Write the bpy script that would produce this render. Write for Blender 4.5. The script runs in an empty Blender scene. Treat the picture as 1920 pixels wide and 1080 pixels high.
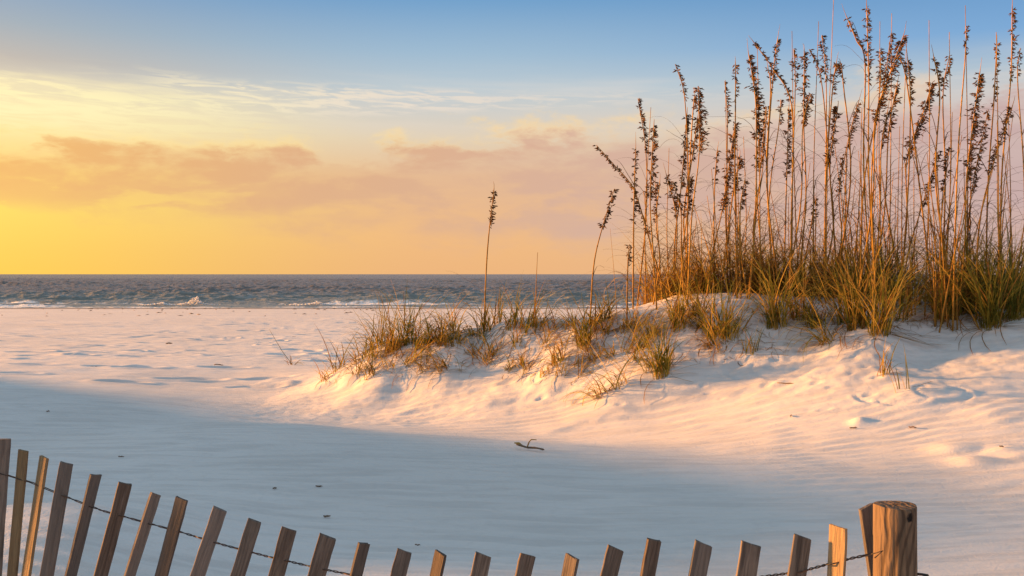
import bpy, math, random
import numpy as np
from mathutils import Vector, Matrix

random.seed(7)
RNG = np.random.default_rng(11)
C = bpy.context.scene
COL = C.collection
R = math.radians

# ------------------------------------------------------------------ camera
F = 1867.0            # focal length in photo pixels (1920 wide)
ZC = 2.4              # eye height above the sea
cam = bpy.data.cameras.new('camera')
cam.sensor_width = 36.0
cam.lens = F * 36.0 / 1920.0
cam.shift_y = -26.0 / 1920.0
cam.clip_start = 0.05
cam.clip_end = 30000.0
camo = bpy.data.objects.new('camera', cam)
COL.objects.link(camo)
camo.location = (0, 0, ZC)
camo.rotation_euler = (R(90), 0, 0)
C.camera = camo

# ------------------------------------------------------------------ light
EXPO = 2.1
GAIN = 2.0 ** EXPO
SUN_EL = R(9.0)
ALPHA = R(13.0)                               # the sun stands to the left, a little ahead of the eye
SUNH = Vector((-math.cos(ALPHA), math.sin(ALPHA), 0))
SUNV = Vector((SUNH.x * math.cos(SUN_EL), SUNH.y * math.cos(SUN_EL), math.sin(SUN_EL)))
vs = C.view_settings
vs.view_transform = 'Standard'
vs.look = 'None'
vs.exposure = EXPO
vs.gamma = 1.0
sun = bpy.data.lights.new('sun', 'SUN')
sun.energy = 3.5
sun.angle = R(2.7)
sun.color = (1.0, 0.43, 0.115)
suno = bpy.data.objects.new('sun', sun)
COL.objects.link(suno)
suno.location = (-40, 20, 30)
suno.rotation_euler = SUNV.to_track_quat('Z', 'Y').to_euler()


def lin(c):
    out = []
    for v in c[:3]:
        v = v / 255.0
        out.append(v / 12.92 if v <= 0.04045 else ((v + 0.055) / 1.055) ** 2.4)
    return tuple(out) + (1.0,)


class NT:
    """short hand for building node trees"""
    def __init__(s, tree):
        s.t = tree
        s.n = tree.nodes
        s.l = tree.links

    def set(s, sock, v):
        if hasattr(v, 'is_output') or isinstance(v, bpy.types.NodeSocket):
            s.l.new(v, sock)
        elif v is not None:
            if sock.type == 'RGBA' and not hasattr(v, '__len__'):
                v = (v, v, v, 1)
            sock.default_value = v

    def math(s, op, a, b=None, c=None, clamp=False):
        n = s.n.new('ShaderNodeMath')
        n.operation = op
        n.use_clamp = clamp
        for i, v in enumerate((a, b, c)):
            if v is not None:
                s.set(n.inputs[i], v)
        return n.outputs[0]

    def smooth(s, v, a, b, lo=0.0, hi=1.0):
        n = s.n.new('ShaderNodeMapRange')
        n.interpolation_type = 'SMOOTHSTEP'
        for k, x in zip(('Value', 'From Min', 'From Max', 'To Min', 'To Max'), (v, a, b, lo, hi)):
            s.set(n.inputs[k], x)
        return n.outputs[0]

    def lerp(s, v, a, b, lo, hi):
        n = s.n.new('ShaderNodeMapRange')
        for k, x in zip(('Value', 'From Min', 'From Max', 'To Min', 'To Max'), (v, a, b, lo, hi)):
            s.set(n.inputs[k], x)
        return n.outputs[0]

    def mix(s, f, a, b, blend='MIX'):
        n = s.n.new('ShaderNodeMix')
        n.data_type = 'RGBA'
        n.blend_type = blend
        s.set(n.inputs[0], f)
        s.set(n.inputs[6], a)
        s.set(n.inputs[7], b)
        return n.outputs[2]

    def comb(s, x, y, z=0.0):
        n = s.n.new('ShaderNodeCombineXYZ')
        for i, v in enumerate((x, y, z)):
            s.set(n.inputs[i], v)
        return n.outputs[0]

    def sep(s, v):
        n = s.n.new('ShaderNodeSeparateXYZ')
        s.l.new(v, n.inputs[0])
        return n.outputs

    def noise(s, vec, scale=1.0, detail=4.0, rough=0.5, dist=0.0):
        n = s.n.new('ShaderNodeTexNoise')
        if vec is not None:
            s.l.new(vec, n.inputs['Vector'])
        n.inputs['Scale'].default_value = scale
        n.inputs['Detail'].default_value = detail
        n.inputs['Roughness'].default_value = rough
        n.inputs['Distortion'].default_value = dist
        return n.outputs[0]

    def ramp(s, f, stops, interp='LINEAR'):
        n = s.n.new('ShaderNodeValToRGB')
        cr = n.color_ramp
        cr.interpolation = interp
        while len(cr.elements) < len(stops):
            cr.elements.new(0.5)
        for e, (p, c) in zip(cr.elements, stops):
            e.position = p
            e.color = c
        s.l.new(f, n.inputs[0])
        return n.outputs[0]

    def mapping(s, vec, scale=(1, 1, 1), rot=(0, 0, 0), loc=(0, 0, 0)):
        n = s.n.new('ShaderNodeMapping')
        s.l.new(vec, n.inputs[0])
        n.inputs['Location'].default_value = loc
        n.inputs['Rotation'].default_value = rot
        n.inputs['Scale'].default_value = scale
        return n.outputs[0]


# ------------------------------------------------------------------ sky (a function of direction only)
world = bpy.data.worlds.new("World")
C.world = world
world.use_nodes = True
wt = NT(world.node_tree)
wt.n.clear()
w_out = wt.n.new('ShaderNodeOutputWorld')
w_bg = wt.n.new('ShaderNodeBackground')
wt.l.new(w_bg.outputs[0], w_out.inputs[0])
tc = wt.n.new('ShaderNodeTexCoord')
dx, dy, dz = wt.sep(tc.outputs['Generated'])
hyp = wt.math('SQRT', wt.math('ADD', wt.math('ADD', wt.math('MULTIPLY', dx, dx), wt.math('MULTIPLY', dy, dy)), 1e-5))
t_ = wt.math('DIVIDE', dz, hyp)                       # tangent of the elevation
c_ = wt.math('DIVIDE', wt.math('ADD', wt.math('MULTIPLY', dx, SUNH.x), wt.math('MULTIPLY', dy, SUNH.y)), hyp)   # towards the sun 1, away -1
az = wt.math('ARCTAN2', dx, dy)
tf = wt.math('DIVIDE', t_, 0.6, clamp=True)


def yramp(pairs):
    st = []
    for y, col in pairs:
        st.append((max(0.0, (514 - y) / F / 0.6), lin(col)))
    st.sort(key=lambda p: p[0])
    return st


zen = (-606, (172, 191, 207))
rl = wt.ramp(tf, yramp([(514, (255, 205, 72)), (470, (255, 210, 82)), (400, (255, 222, 96)), (340, (255, 218, 112)),
                        (285, (255, 226, 150)), (235, (252, 230, 172)), (190, (222, 208, 182)), (150, (190, 180, 170)),
                        (90, (160, 172, 182)), (0, (124, 158, 194)), zen]))
rc = wt.ramp(tf, yramp([(514, (238, 182, 126)), (450, (242, 188, 130)), (390, (240, 190, 138)), (330, (232, 190, 150)),
                        (262, (226, 208, 182)), (215, (212, 208, 200)), (165, (188, 202, 210)), (100, (160, 188, 210)),
                        (0, (116, 162, 204)), zen]))
rr = wt.ramp(tf, yramp([(514, (218, 176, 156)), (440, (212, 176, 162)), (340, (204, 178, 174)), (250, (212, 190, 182)),
                        (205, (206, 202, 200)), (165, (176, 194, 208)), (100, (126, 170, 214)), (0, (102, 151, 200)),
                        zen]))
k_lc = wt.smooth(c_, 0.27, 0.76)
k_cr = wt.smooth(c_, -0.28, 0.28)
skyc = wt.mix(k_cr, rr, wt.mix(k_lc, rc, rl))
# cloud bank
wob = wt.noise(wt.comb(wt.math('MULTIPLY', az, 13.0), wt.math('MULTIPLY', t_, 30.0), 1.7), 1.0, 7.0, 0.60, 0.15)
wob2 = wt.noise(wt.comb(wt.math('MULTIPLY', az, 3.2), wt.math('MULTIPLY', t_, 7.0), 7.3), 1.0, 3.0, 0.5)
wobs = wt.math('ADD', wt.math('MULTIPLY', wt.math('SUBTRACT', wob, 0.5), 0.11), wt.math('MULTIPLY', wt.math('SUBTRACT', wob2, 0.5), 0.05))
top = wt.math('ADD', wt.lerp(c_, -0.24, 0.64, 0.166, 0.116), wobs)
bot = wt.math('ADD', wt.lerp(c_, -0.24, 0.64, 0.00, 0.084), wt.math('MULTIPLY', wobs, -0.9))
d_top = wt.math('SUBTRACT', top, t_)
m_top = wt.smooth(d_top, -0.004, 0.013)
m_bot = wt.smooth(wt.math('SUBTRACT', t_, bot), -0.035, 0.022)
texr = wt.noise(wt.comb(wt.math('MULTIPLY', az, 11.0), wt.math('MULTIPLY', t_, 34.0), 4.0), 1.0, 7.0, 0.58, 0.2)
m_bank = wt.math('MULTIPLY', wt.math('MULTIPLY', m_top, m_bot), wt.smooth(texr, 0.38, 0.58, 0.32, 1.0))
bankc = wt.ramp(wt.lerp(c_, -0.33, 0.68, 0.0, 1.0), [(0.0, lin((198, 172, 172))), (0.45, lin((216, 178, 158))), (0.75, lin((226, 178, 136))), (1.0, lin((240, 184, 106)))])
rimc = wt.ramp(wt.lerp(c_, -0.33, 0.68, 0.0, 1.0), [(0.0, lin((226, 208, 192))), (0.5, lin((244, 214, 168))), (1.0, lin((255, 226, 150)))])
rim = wt.math('MULTIPLY', wt.smooth(d_top, -0.022, 0.004), wt.smooth(d_top, 0.030, 0.004))
skyc = wt.mix(wt.math('MULTIPLY', rim, wt.smooth(wob, 0.40, 0.60, 0.05, 0.95)), skyc, rimc)
skyc = wt.mix(m_bank, skyc, bankc)
# a second low, small bank near the sun side
w3 = wt.noise(wt.comb(wt.math('MULTIPLY', az, 10.0), wt.math('MULTIPLY', t_, 45.0), 9.1), 1.0, 5.0, 0.6, 0.5)
low = wt.math('MULTIPLY', wt.smooth(wt.math('ABSOLUTE', wt.math('SUBTRACT', t_, 0.076)), 0.024, 0.004), wt.smooth(w3, 0.43, 0.56))
low = wt.math('MULTIPLY', low, wt.smooth(c_, 0.18, 0.42))
skyc = wt.mix(wt.math('MULTIPLY', low, 0.75), skyc, bankc)
# high thin rippled cloud
wsp = wt.noise(wt.comb(wt.math('ADD', wt.math('MULTIPLY', az, 24.0), wt.math('MULTIPLY', t_, 60.0)), wt.math('MULTIPLY', t_, 190.0), 2.2), 1.0, 5.0, 0.6, 0.6)
patch = wt.noise(wt.comb(wt.math('MULTIPLY', az, 5.0), wt.math('MULTIPLY', t_, 20.0), 5.5), 1.0, 2.0, 0.5)
hb = wt.lerp(c_, -0.07, 0.73, 0.178, 0.168)
hw = wt.lerp(c_, 0.18, 0.69, 0.011, 0.036)
band = wt.smooth(wt.math('DIVIDE', wt.math('ABSOLUTE', wt.math('SUBTRACT', t_, hb)), hw), 1.0, 0.3)
m_hi = wt.math('MULTIPLY', wt.math('MULTIPLY', band, wt.smooth(wsp, 0.43, 0.60)), wt.smooth(patch, 0.32, 0.52))
m_hi = wt.math('MULTIPLY', m_hi, wt.smooth(c_, -0.02, 0.38, 0.15, 0.9))
skyc = wt.mix(m_hi, skyc, wt.mix(k_lc, lin((236, 222, 206)), lin((255, 242, 192))))
cream = wt.math('MULTIPLY', wt.smooth(c_, 0.36, 0.62), wt.smooth(wt.math('ABSOLUTE', wt.math('SUBTRACT', t_, 0.152)), 0.036, 0.008))
cream = wt.math('MULTIPLY', cream, wt.smooth(wsp, 0.30, 0.60, 0.35, 1.0))
skyc = wt.mix(wt.math('MULTIPLY', cream, 0.75), skyc, lin((255, 243, 186)))
# soft veil streaks
veil = wt.noise(wt.comb(wt.math('MULTIPLY', az, 2.6), wt.math('MULTIPLY', wt.math('ADD', t_, wt.math('MULTIPLY', az, 0.03)), 34.0), 3.3), 1.0, 4.0, 0.55, 0.2)
m_v = wt.math('MULTIPLY', wt.smooth(veil, 0.48, 0.7), wt.smooth(wt.math('ABSOLUTE', wt.math('SUBTRACT', t_, 0.172)), 0.05, 0.0))
skyc = wt.mix(wt.math('MULTIPLY', m_v, 0.4), skyc, wt.mix(k_lc, lin((232, 220, 208)), lin((255, 236, 176))))
# glow round the sun, outside the frame
glow = wt.math('MULTIPLY', wt.math('POWER', wt.math('MAXIMUM', c_, 0.0), 6.0), wt.smooth(t_, 0.5, 0.0))
skyc = wt.mix(wt.math('MULTIPLY', glow, 0.8), skyc, (1.6, 1.0, 0.35, 1.0), 'ADD')
# the daylight sky overhead
nish = wt.n.new('ShaderNodeTexSky')
nish.sky_type = 'NISHITA'
nish.sun_disc = False
nish.sun_elevation = SUN_EL
nish.sun_rotation = math.atan2(SUNH.x, SUNH.y)
nish.air_density = 1.0
nish.dust_density = 0.6
nish.ozone_density = 2.0
nv = wt.n.new('ShaderNodeVectorMath')
nv.operation = 'SCALE'
wt.l.new(nish.outputs[0], nv.inputs[0])
nv.inputs['Scale'].default_value = 0.05 * GAIN
skyc = wt.mix(wt.smooth(t_, 0.40, 1.6, 0.0, 0.2), skyc, nv.outputs[0])
wt.l.new(skyc, w_bg.inputs[0])
w_bg.inputs[1].default_value = 1.0 / GAIN


# ------------------------------------------------------------------ helpers
def tag(o, label=None, cat=None, group=None, kind=None):
    if label: o['label'] = label
    if cat: o['category'] = cat
    if group: o['group'] = group
    if kind: o['kind'] = kind
    return o


def link(name, me, parent=None, mats=()):
    o = bpy.data.objects.new(name, me)
    COL.objects.link(o)
    if parent is not None:
        o.parent = parent
    for m in mats:
        me.materials.append(m)
    return o


def empty(name, loc):
    o = bpy.data.objects.new(name, None)
    o.empty_display_size = 0.1
    COL.objects.link(o)
    o.location = loc
    return o


class MB:
    """collects verts and faces, then builds one mesh object"""
    def __init__(s):
        s.v, s.f, s.m = [], [], []

    def add(s, vs_, fs, mi=0):
        b = len(s.v)
        s.v.extend(vs_)
        for f in fs:
            s.f.append(tuple(i + b for i in f))
            s.m.append(mi)

    def tube(s, pts, rad, n=5, mi=0, cap=True):
        rings = []
        N = len(pts)
        pts = [Vector(p) for p in pts]
        ref = Vector((0.3, 1, 0.17)).normalized()
        for i, p in enumerate(pts):
            d = (pts[min(i + 1, N - 1)] - pts[max(i - 1, 0)])
            if d.length < 1e-9: d = Vector((0, 0, 1))
            d.normalize()
            a = d.cross(ref)
            if a.length < 1e-3: a = d.cross(Vector((1, 0, 0)))
            a.normalize()
            b = d.cross(a)
            r = rad[i] if hasattr(rad, '__len__') else rad
            rings.append([p + (a * math.cos(2 * math.pi * k / n) + b * math.sin(2 * math.pi * k / n)) * r for k in range(n)])
        vs_ = [v for rg in rings for v in rg]
        fs = []
        for i in range(N - 1):
            for k in range(n):
                k2 = (k + 1) % n
                fs.append((i * n + k, i * n + k2, (i + 1) * n + k2, (i + 1) * n + k))
        if cap:
            fs.append(tuple(range(n))[::-1])
            fs.append(tuple((N - 1) * n + k for k in range(n)))
        s.add(vs_, fs, mi)

    def ribbon(s, pts, widths, side, mi=0, fold=0.25):
        """a blade with a shallow V section"""
        vs_, fs = [], []
        N = len(pts)
        for i, p in enumerate(pts):
            d = (pts[min(i + 1, N - 1)] - pts[max(i - 1, 0)]).normalized()
            sd = side - d * side.dot(d)
            if sd.length < 1e-4: sd = Vector((1, 0, 0))
            sd.normalize()
            nn = d.cross(sd)
            w = widths[i] * 0.5
            vs_ += [p - sd * w + nn * w * fold, p - nn * w * fold, p + sd * w + nn * w * fold]
        for i in range(N - 1):
            a, b = i * 3, i * 3 + 3
            fs += [(a, a + 1, b + 1, b), (a + 1, a + 2, b + 2, b + 1)]
        s.add(vs_, fs, mi)

    def spikelet(s, p, d, up, L, W, mi=0):
        """flat pointed oat spikelet"""
        d = d.normalized()
        a = d.cross(up)
        if a.length < 1e-3: a = d.cross(Vector((0.2, 1, 0)))
        a.normalize()
        b = d.cross(a)
        T = W * 0.34
        m1, m2 = p + d * L * 0.32, p + d * L * 0.66
        vs_ = [p, m1 + a * W * .5, m1 + b * T, m1 - a * W * .5, m1 - b * T,
               m2 + a * W * .36, m2 + b * T * .7, m2 - a * W * .36, m2 - b * T * .7, p + d * L]
        fs = []
        for k in range(4):
            k2 = (k + 1) % 4
            fs += [(0, 1 + k2, 1 + k), (1 + k, 1 + k2, 5 + k2, 5 + k), (5 + k, 5 + k2, 9)]
        s.add(vs_, fs, mi)

    def build(s, name, mats, parent=None, smooth=True):
        me = bpy.data.meshes.new(name)
        me.from_pydata([tuple(v) for v in s.v], [], s.f)
        me.polygons.foreach_set('material_index', s.m)
        if smooth:
            me.polygons.foreach_set('use_smooth', [True] * len(s.f))
        me.update()
        return link(name, me, parent, mats)


# numpy gradient noise ------------------------------------------------
_P = RNG.permutation(256)
_P = np.concatenate([_P, _P, _P])
_G = np.stack([np.cos(np.arange(256) * 2.399963), np.sin(np.arange(256) * 2.399963)], 1).astype(np.float32)


def pnoise(x, y):
    xi = np.floor(x).astype(np.int64); yi = np.floor(y).astype(np.int64)
    xf = (x - xi).astype(np.float32); yf = (y - yi).astype(np.float32)
    u = xf * xf * xf * (xf * (xf * 6 - 15) + 10); v = yf * yf * yf * (yf * (yf * 6 - 15) + 10)
    def g(ix, iy, fx, fy):
        h = _P[(_P[ix & 255] + iy) & 255]
        gg = _G[h]
        return gg[..., 0] * fx + gg[..., 1] * fy
    a = g(xi, yi, xf, yf); b = g(xi + 1, yi, xf - 1, yf)
    c = g(xi, yi + 1, xf, yf - 1); d = g(xi + 1, yi + 1, xf - 1, yf - 1)
    return (a + u * (b - a)) * (1 - v) + (c + u * (d - c)) * v


def fbm(x, y, o=4, gain=0.5):
    s = 0.0; a = 1.0; f = 1.0
    for k in range(o):
        s = s + a * pnoise(x * f + 17.3 * k, y * f - 9.1 * k)
        a *= gain; f *= 2.03
    return s


def sstep(a, b, x):
    t = np.clip((x - a) / (b - a), 0, 1)
    return t * t * (3 - 2 * t)


# ------------------------------------------------------------------ terrain
def beach_z(Y):
    return ZC - (1.07 + np.maximum(Y - 12, 0) * 0.0226)


CP = []          # control points of the dune: X, Y, z


def cp(px, py, Y):
    CP.append(((px - 960) / F * Y, Y, ZC - (py - 514) / F * Y))


def cw(X, Y, drop):
    CP.append((X, Y, ZC - drop))


for a in [(600, 712, 9.9), (700, 665, 9.6), (760, 655, 9.4), (850, 640, 9.2), (950, 625, 9.0), (1090, 610, 8.8), (1190, 592, 8.7),
          (1250, 566, 8.8), (1400, 558, 8.8), (1600, 563, 8.8), (1800, 578, 8.6), (1920, 582, 8.5), (2120, 590, 8.4),
          (680, 690, 9.3), (740, 690, 9.1), (720, 716, 8.9), (800, 702, 8.85), (860, 662, 9.0), (900, 662, 9.0), (905, 692, 8.85), (920, 722, 8.6), (900, 742, 8.4), (1000, 700, 8.5), (1050, 690, 8.35), (1060, 732, 8.1), (1150, 720, 7.95), (1100, 750, 7.9), (1150, 660, 8.4), (1250, 640, 8.3), (1250, 705, 7.85),
          (1250, 775, 7.4), (1400, 640, 8.1), (1400, 700, 7.7), (1400, 780, 7.0), (1550, 640, 8.0), (1550, 700, 7.4), (1550, 780, 6.7),
          (1655, 632, 7.75), (1720, 682, 7.5), (1720, 625, 8.0), (1850, 612, 8.0), (1850, 700, 7.1), (2080, 630, 7.5), (640, 735, 9.05), (760, 742, 8.75),
          (760, 645, 10.1), (850, 634, 9.9), (950, 620, 9.7), (1020, 610, 9.7), (1100, 602, 9.6), (1180, 592, 9.4), (1020, 617, 8.95), (1250, 566, 9.6), (1400, 560, 9.6)]:
    cp(*a)
for X, Y, d in [(1.9, 6, 1.06), (2.6, 6, 1.005), (3.3, 6, .96), (4.2, 6, .92), (2.2, 5, 1.085), (3, 5, 1.045), (4, 5, 1.0), (2.2, 6.9, .905), (2.8, 6.8, .86), (3.6, 6.8, .80), (4.6, 6.6, .78), (3.2, 4.2, 1.04),
                (2.4, 11.5, .72), (4.6, 11.5, .66), (7, 11, .7), (-.9, 11.5, 1.05), (.7, 11.5, .93), (-2.6, 11.8, 1.08), (8, 8, .5), (8, 5, .9),
                (-4, 12, 1.07), (-8, 12, 1.07), (-8, 9, 1.06), (-5, 10, 1.07), (-3.2, 8.5, 1.08), (-1.5, 7.2, 1.09), (0, 6.3, 1.09), (1.3, 5.2, 1.09),
                (-5, 7, 1.05), (-3, 6, 1.07), (-8, 6, 1.0), (-5, 4, 1.0), (-2.5, 4.0, 1.0), (-1, 4, 1.07), (0.3, 4, 1.09), (1.5, 3.8, 1.08), (2.6, 3.5, 1.0),
                (-3, 2, .98), (-1, 2, 1.02), (.8, 2, 1.02), (3, 2, .98), (-4, 0, 1.0), (0, 0, 1.2), (4, 0, 1.0), (-4, -3, 1), (4, -3, 1), (0, -3, 1.2),
                (-4, 14, 1.115), (2, 14, 1.1), (7, 14, 1.05), (-9, 14, 1.115), (5, 16, 1.16), (-2, 16, 1.16), (-9, 16, 1.16), (10, 12, .9), (10, 16, 1.16)]:
    cw(X, Y, d)
CP = np.array(CP)


def _tps(r2):
    return 0.5 * r2 * np.log(r2 + 1e-9)


_n = len(CP)
_K = _tps(((CP[:, None, :2] - CP[None, :, :2]) ** 2).sum(-1)) + np.eye(_n) * 0.02
_Pm = np.concatenate([np.ones((_n, 1)), CP[:, :2]], 1)
_A = np.zeros((_n + 3, _n + 3))
_A[:_n, :_n] = _K; _A[:_n, _n:] = _Pm; _A[_n:, :_n] = _Pm.T
_W = np.linalg.solve(_A, np.concatenate([CP[:, 2], np.zeros(3)]))


def base_z(X, Y):
    """smooth land form"""
    X = np.asarray(X, float); Y = np.asarray(Y, float)
    bz = beach_z(Y)
    w = sstep(16, 13.5, Y) * sstep(10, 7.5, np.abs(X)) * sstep(-3, -1, Y)
    w = np.where(X > 0, sstep(16, 13.5, Y) * sstep(11, 8, X) * sstep(-3, -1, Y), w)
    out = bz.copy() if hasattr(bz, 'copy') else np.array(bz)
    idx = w > 0
    if idx.any():
        xs = X[idx]; ys = Y[idx]
        z = _W[_n] + _W[_n + 1] * xs + _W[_n + 2] * ys
        for k in range(_n):
            z = z + _W[k] * _tps((xs - CP[k, 0]) ** 2 + (ys - CP[k, 1]) ** 2)
        out[idx] = bz[idx] * (1 - w[idx]) + z * w[idx]
    # the tall dune out of frame towards the sun, whose shade lies over the foreground
    s = X * math.cos(ALPHA) - Y * math.sin(ALPHA)
    t = X * math.sin(ALPHA) + Y * math.cos(ALPHA)
    hh = np.interp(t, [-30, -8, 0, 1.5, 2.1, 2.4, 3.0, 3.35, 4.5, 5.2, 5.67, 6.36, 6.94, 8.84, 9.6, 10.6],
                   [0.2, 1.9, 1.8, 1.75, 1.60, 1.40, 1.42, 2.1, 2.36, 2.28, 2.12, 1.85, 1.54, .87, .4, .0])
    out = out + hh * np.exp(-((s + 13.0) / np.where(s > -13.0, 2.1, 3.0)) ** 2)
    return out


def at(px, py):
    """the point of the smooth land seen towards a photo pixel"""
    Ys = np.concatenate([np.arange(2.2, 14, 0.02), np.arange(14, 71, 0.1)])
    Xs = (px - 960) / F * Ys
    ray = ZC - (py - 514) / F * Ys
    g = base_z(Xs, Ys)
    hit = np.nonzero(g >= ray)[0]
    i = hit[0] if len(hit) else len(Ys) - 1
    return Xs[i], Ys[i]


# grass tufts: px, py of the foot, height px, blades, spread, lean(-1 left..1 right), dryness, kind of label
SPARSE = 'sparse '
TUFTS = [
    (634, 703, 62, 12, 1.0, -.2, .7, 'small straggly grass tuft at the low seaward tip of the dune'),
    (607, 719, 30, 7, 1.0, -.1, .9, 'tiny pale sprout of grass at the very tip of the dune toe'),
    (695, 714, 52, 12, 1.3, -.1, .7, 'wiry splayed grass tuft on the bright lit sand of the dune toe'),
    (672, 690, 40, 9, 1.1, -.3, .8, 'thin tuft of straw blades just above the splayed toe tuft'),
    (702, 664, 62, 26, 1.1, -.35, .45, 'green bushy tuft nearest the toe along the low ridge line'),
    (727, 655, 75, 18, 0.8, .0, .55, 'upright tuft of mixed green blades on the low ridge'),
    (742, 668, 58, 16, 1.0, -.1, .75, 'straw coloured tuft in the middle of the low ridge clump'),
    (762, 655, 92, 34, 0.9, -.05, .4, 'largest and fullest green tuft on the low seaward ridge'),
    (789, 659, 62, 24, 1.0, .25, .5, 'arching green tuft hard against the fullest ridge tuft'),
    (810, 648, 48, 12, 1.0, .2, .6, 'short loose tuft between the fullest ridge tuft and the bent one'),
    (821, 655, 80, 16, .9, .45, .5, 'dark tuft with blades bent downwind over a sand hollow'),
    (768, 690, 64, 16, 1.6, .8, .6, 'sprawling tuft whose long blades trail along the shaded hollow'),
    (833, 703, 52, 18, 1.6, -.7, .75, 'flattened brown tuft lying over the edge of the shaded hollow'),
    (851, 632, 52, 16, 1.0, -.1, .85, 'dry golden tuft crowning the low ridge beside the bent tuft'),
    (881, 640, 40, 10, 1.1, -.2, .6, 'low thin tuft between the golden tuft and the lone stalk'),
    (910, 634, 68, 20, .75, -.1, .45, 'tuft wrapped round the foot of the lone sea oat'),
    (935, 618, 58, 12, .9, .1, .6, 'airy tuft just behind the lone sea oat'),
    (959, 624, 62, 18, .9, .0, .5, 'upright tuft between the lone oat and the cut bare stem'),
    (986, 632, 70, 24, .9, .1, .5, 'broad tuft next to the foot of the cut bare stem'),
    (968, 652, 34, 8, .7, .0, .5, 'short stiff sprig below the cut bare stem'),
    (1012, 628, 52, 14, 1.1, .25, .6, 'loose tuft downwind of the cut bare stem'),
    (1046, 690, 50, 20, 1.4, -.1, .55, 'spiky tuft with arching outer blades alone on the bright slope'),
    (1095, 662, 74, 34, 1.0, -.05, .4, 'dense green tuft on the bright slope under the second lone oat'),
    (1070, 625, 42, 14, 1.0, -.2, .7, 'reddish tuft on the crest before the second lone oat'),
    (1135, 610, 56, 22, 1.1, .1, .5, 'tuft on the crest at the foot of the second lone oat'),
    (1112, 622, 48, 14, 1.0, .0, .6, 'small crest tuft beside the foot of the second lone oat'),
    (1165, 738, 78, 10, 1.3, -.6, .6, 'few long thin blades leaning seaward from a small sand nub'),
    (1130, 756, 56, 16, 1.9, -1.1, .75, 'flat tuft of long brown blades lying seaward at the slope foot'),
    (1242, 714, 90, 40, .45, -.05, .35, 'compact upright tuft throwing a long shadow on the open sand'),
    (1222, 705, 76, 16, .7, -.45, .5, 'thin leaning blades beside the compact upright tuft'),
    (1277, 626, 92, 34, .75, -.1, .5, 'tall tuft on the bright shoulder before the thick stand'),
    (1310, 610, 70, 24, .9, -.1, .6, 'golden tuft on the bright shoulder before the thick stand'),
    (1345, 648, 96, 30, .8, -.15, .5, 'fan of blades low on the shoulder, steeper of the pair'),
    (1366, 645, 88, 30, .7, .1, .4, 'greener tuft of the pair low on the shoulder'),
    (1332, 659, 40, 16, 1.6, -.9, .85, 'matted brown blades combed seaward under the pair of shoulder tufts'),
    (1200, 672, 60, 12, 1.2, .5, .7, 'long arching blades bowed over the bright sand below the stand'),
    (1218, 640, 52, 14, 1.3, .3, .7, 'bowed tuft high on the bright slope near the stand edge'),
    (1407, 672, 52, 8, .35, .1, .4, 'single stiff sprig in front of the stand, above crescent marks'),
    (1456, 620, 110, 46, .75, -.1, .35, 'dark green tuft standing forward at the middle of the stand'),
    (1500, 610, 88, 28, .8, -.1, .5, 'mid height tuft just behind the dark forward tuft'),
    (1550, 652, 64, 24, 1.7, -.9, .6, 'low tuft of blades sweeping seaward in front of the stand'),
    (1530, 622, 78, 24, .9, -.2, .6, 'upright tuft above the sweeping low tuft'),
    (1610, 628, 128, 46, .7, -.1, .5, 'golden brown tuft leading the shaded edge of the stand'),
    (1649, 637, 138, 52, .6, .05, .35, 'tallest dense green tuft where sunlit sand turns to shade'),
    (1580, 618, 90, 26, .9, -.2, .7, 'dry tuft filling the gap before the golden brown tuft'),
    (1690, 612, 60, 12, 1.3, .2, .5, 'dark sparse blades curling over shaded sand'),
    (1773, 610, 110, 32, .6, .0, .3, 'green clump beside the tall slanting straw stem on shaded sand'),
    (1800, 600, 100, 26, .8, .1, .35, 'mid green clump just past the slanting straw stem'),
    (1859, 622, 148, 50, .6, -.15, .25, 'deep green fan standing forward on the shaded sand'),
    (1902, 610, 140, 50, .7, .1, .2, 'darkest green clump at the landward end of the stand'),
    (1835, 600, 120, 36, .8, .0, .25, 'green clump between the mid clump and the forward fan'),
    (1655, 714, 52, 7, .35, .1, .5, 'small forked sprout alone on the smooth sand'),
    (1694, 746, 74, 3, .18, -.25, .35, 'single curved green blade standing alone on smooth sand'),
    (548, 684, 24, 5, 1.5, .2, .5, 'small yellow lit weed with one long bare stalk on the beach'),
]
TPOS = []
for a in TUFTS:
    TPOS.append(at(a[0], a[1]))

# the thick stand: a mass of look-alike tufts
STAND = []
for k in range(110):
    px = random.uniform(1215, 1935)
    Y = random.uniform(8.2, 9.4)
    if px < 1640: Y = random.uniform(8.9, 9.5)
    if px < 1290: Y = random.uniform(9.1, 9.6)
    X = (px - 960) / F * Y
    STAND.append((X, Y, random.uniform(70, 150) * (0.75 if px < 1300 else 1.0)))

MOUNDS = [(x, y, a[2] / F * y * .75 + .05, a[2] / F * y * .17) for (x, y), a in zip(TPOS, TUFTS) if a[0] > 580]
MOUNDS = [(x, y, min(r, .22), min(h, .045)) for x, y, r, h in MOUNDS]
for px, py, r, h in [(1606, 792, .05, .034), (1602, 797, .035, .012), (1168, 742, .09, .05), (720, 690, .18, .045), (700, 676, .16, .035), (1010, 700, .25, .03), (1560, 690, .3, .03),
                     (1745, 760, .06, .02), (1718, 752, .05, .02), (1770, 845, .12, .03), (1810, 870, .1, .03), (1880, 850, .15, .03),
                     (1330, 590, .35, .08), (1290, 600, .3, .06), (1130, 700, .3, .05), (1200, 690, .2, .05), (650, 715, .16, .03), (1850, 780, .2, .03)]:
    x, y = at(px, py)
    MOUNDS.append((x, y, r, h))

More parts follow.
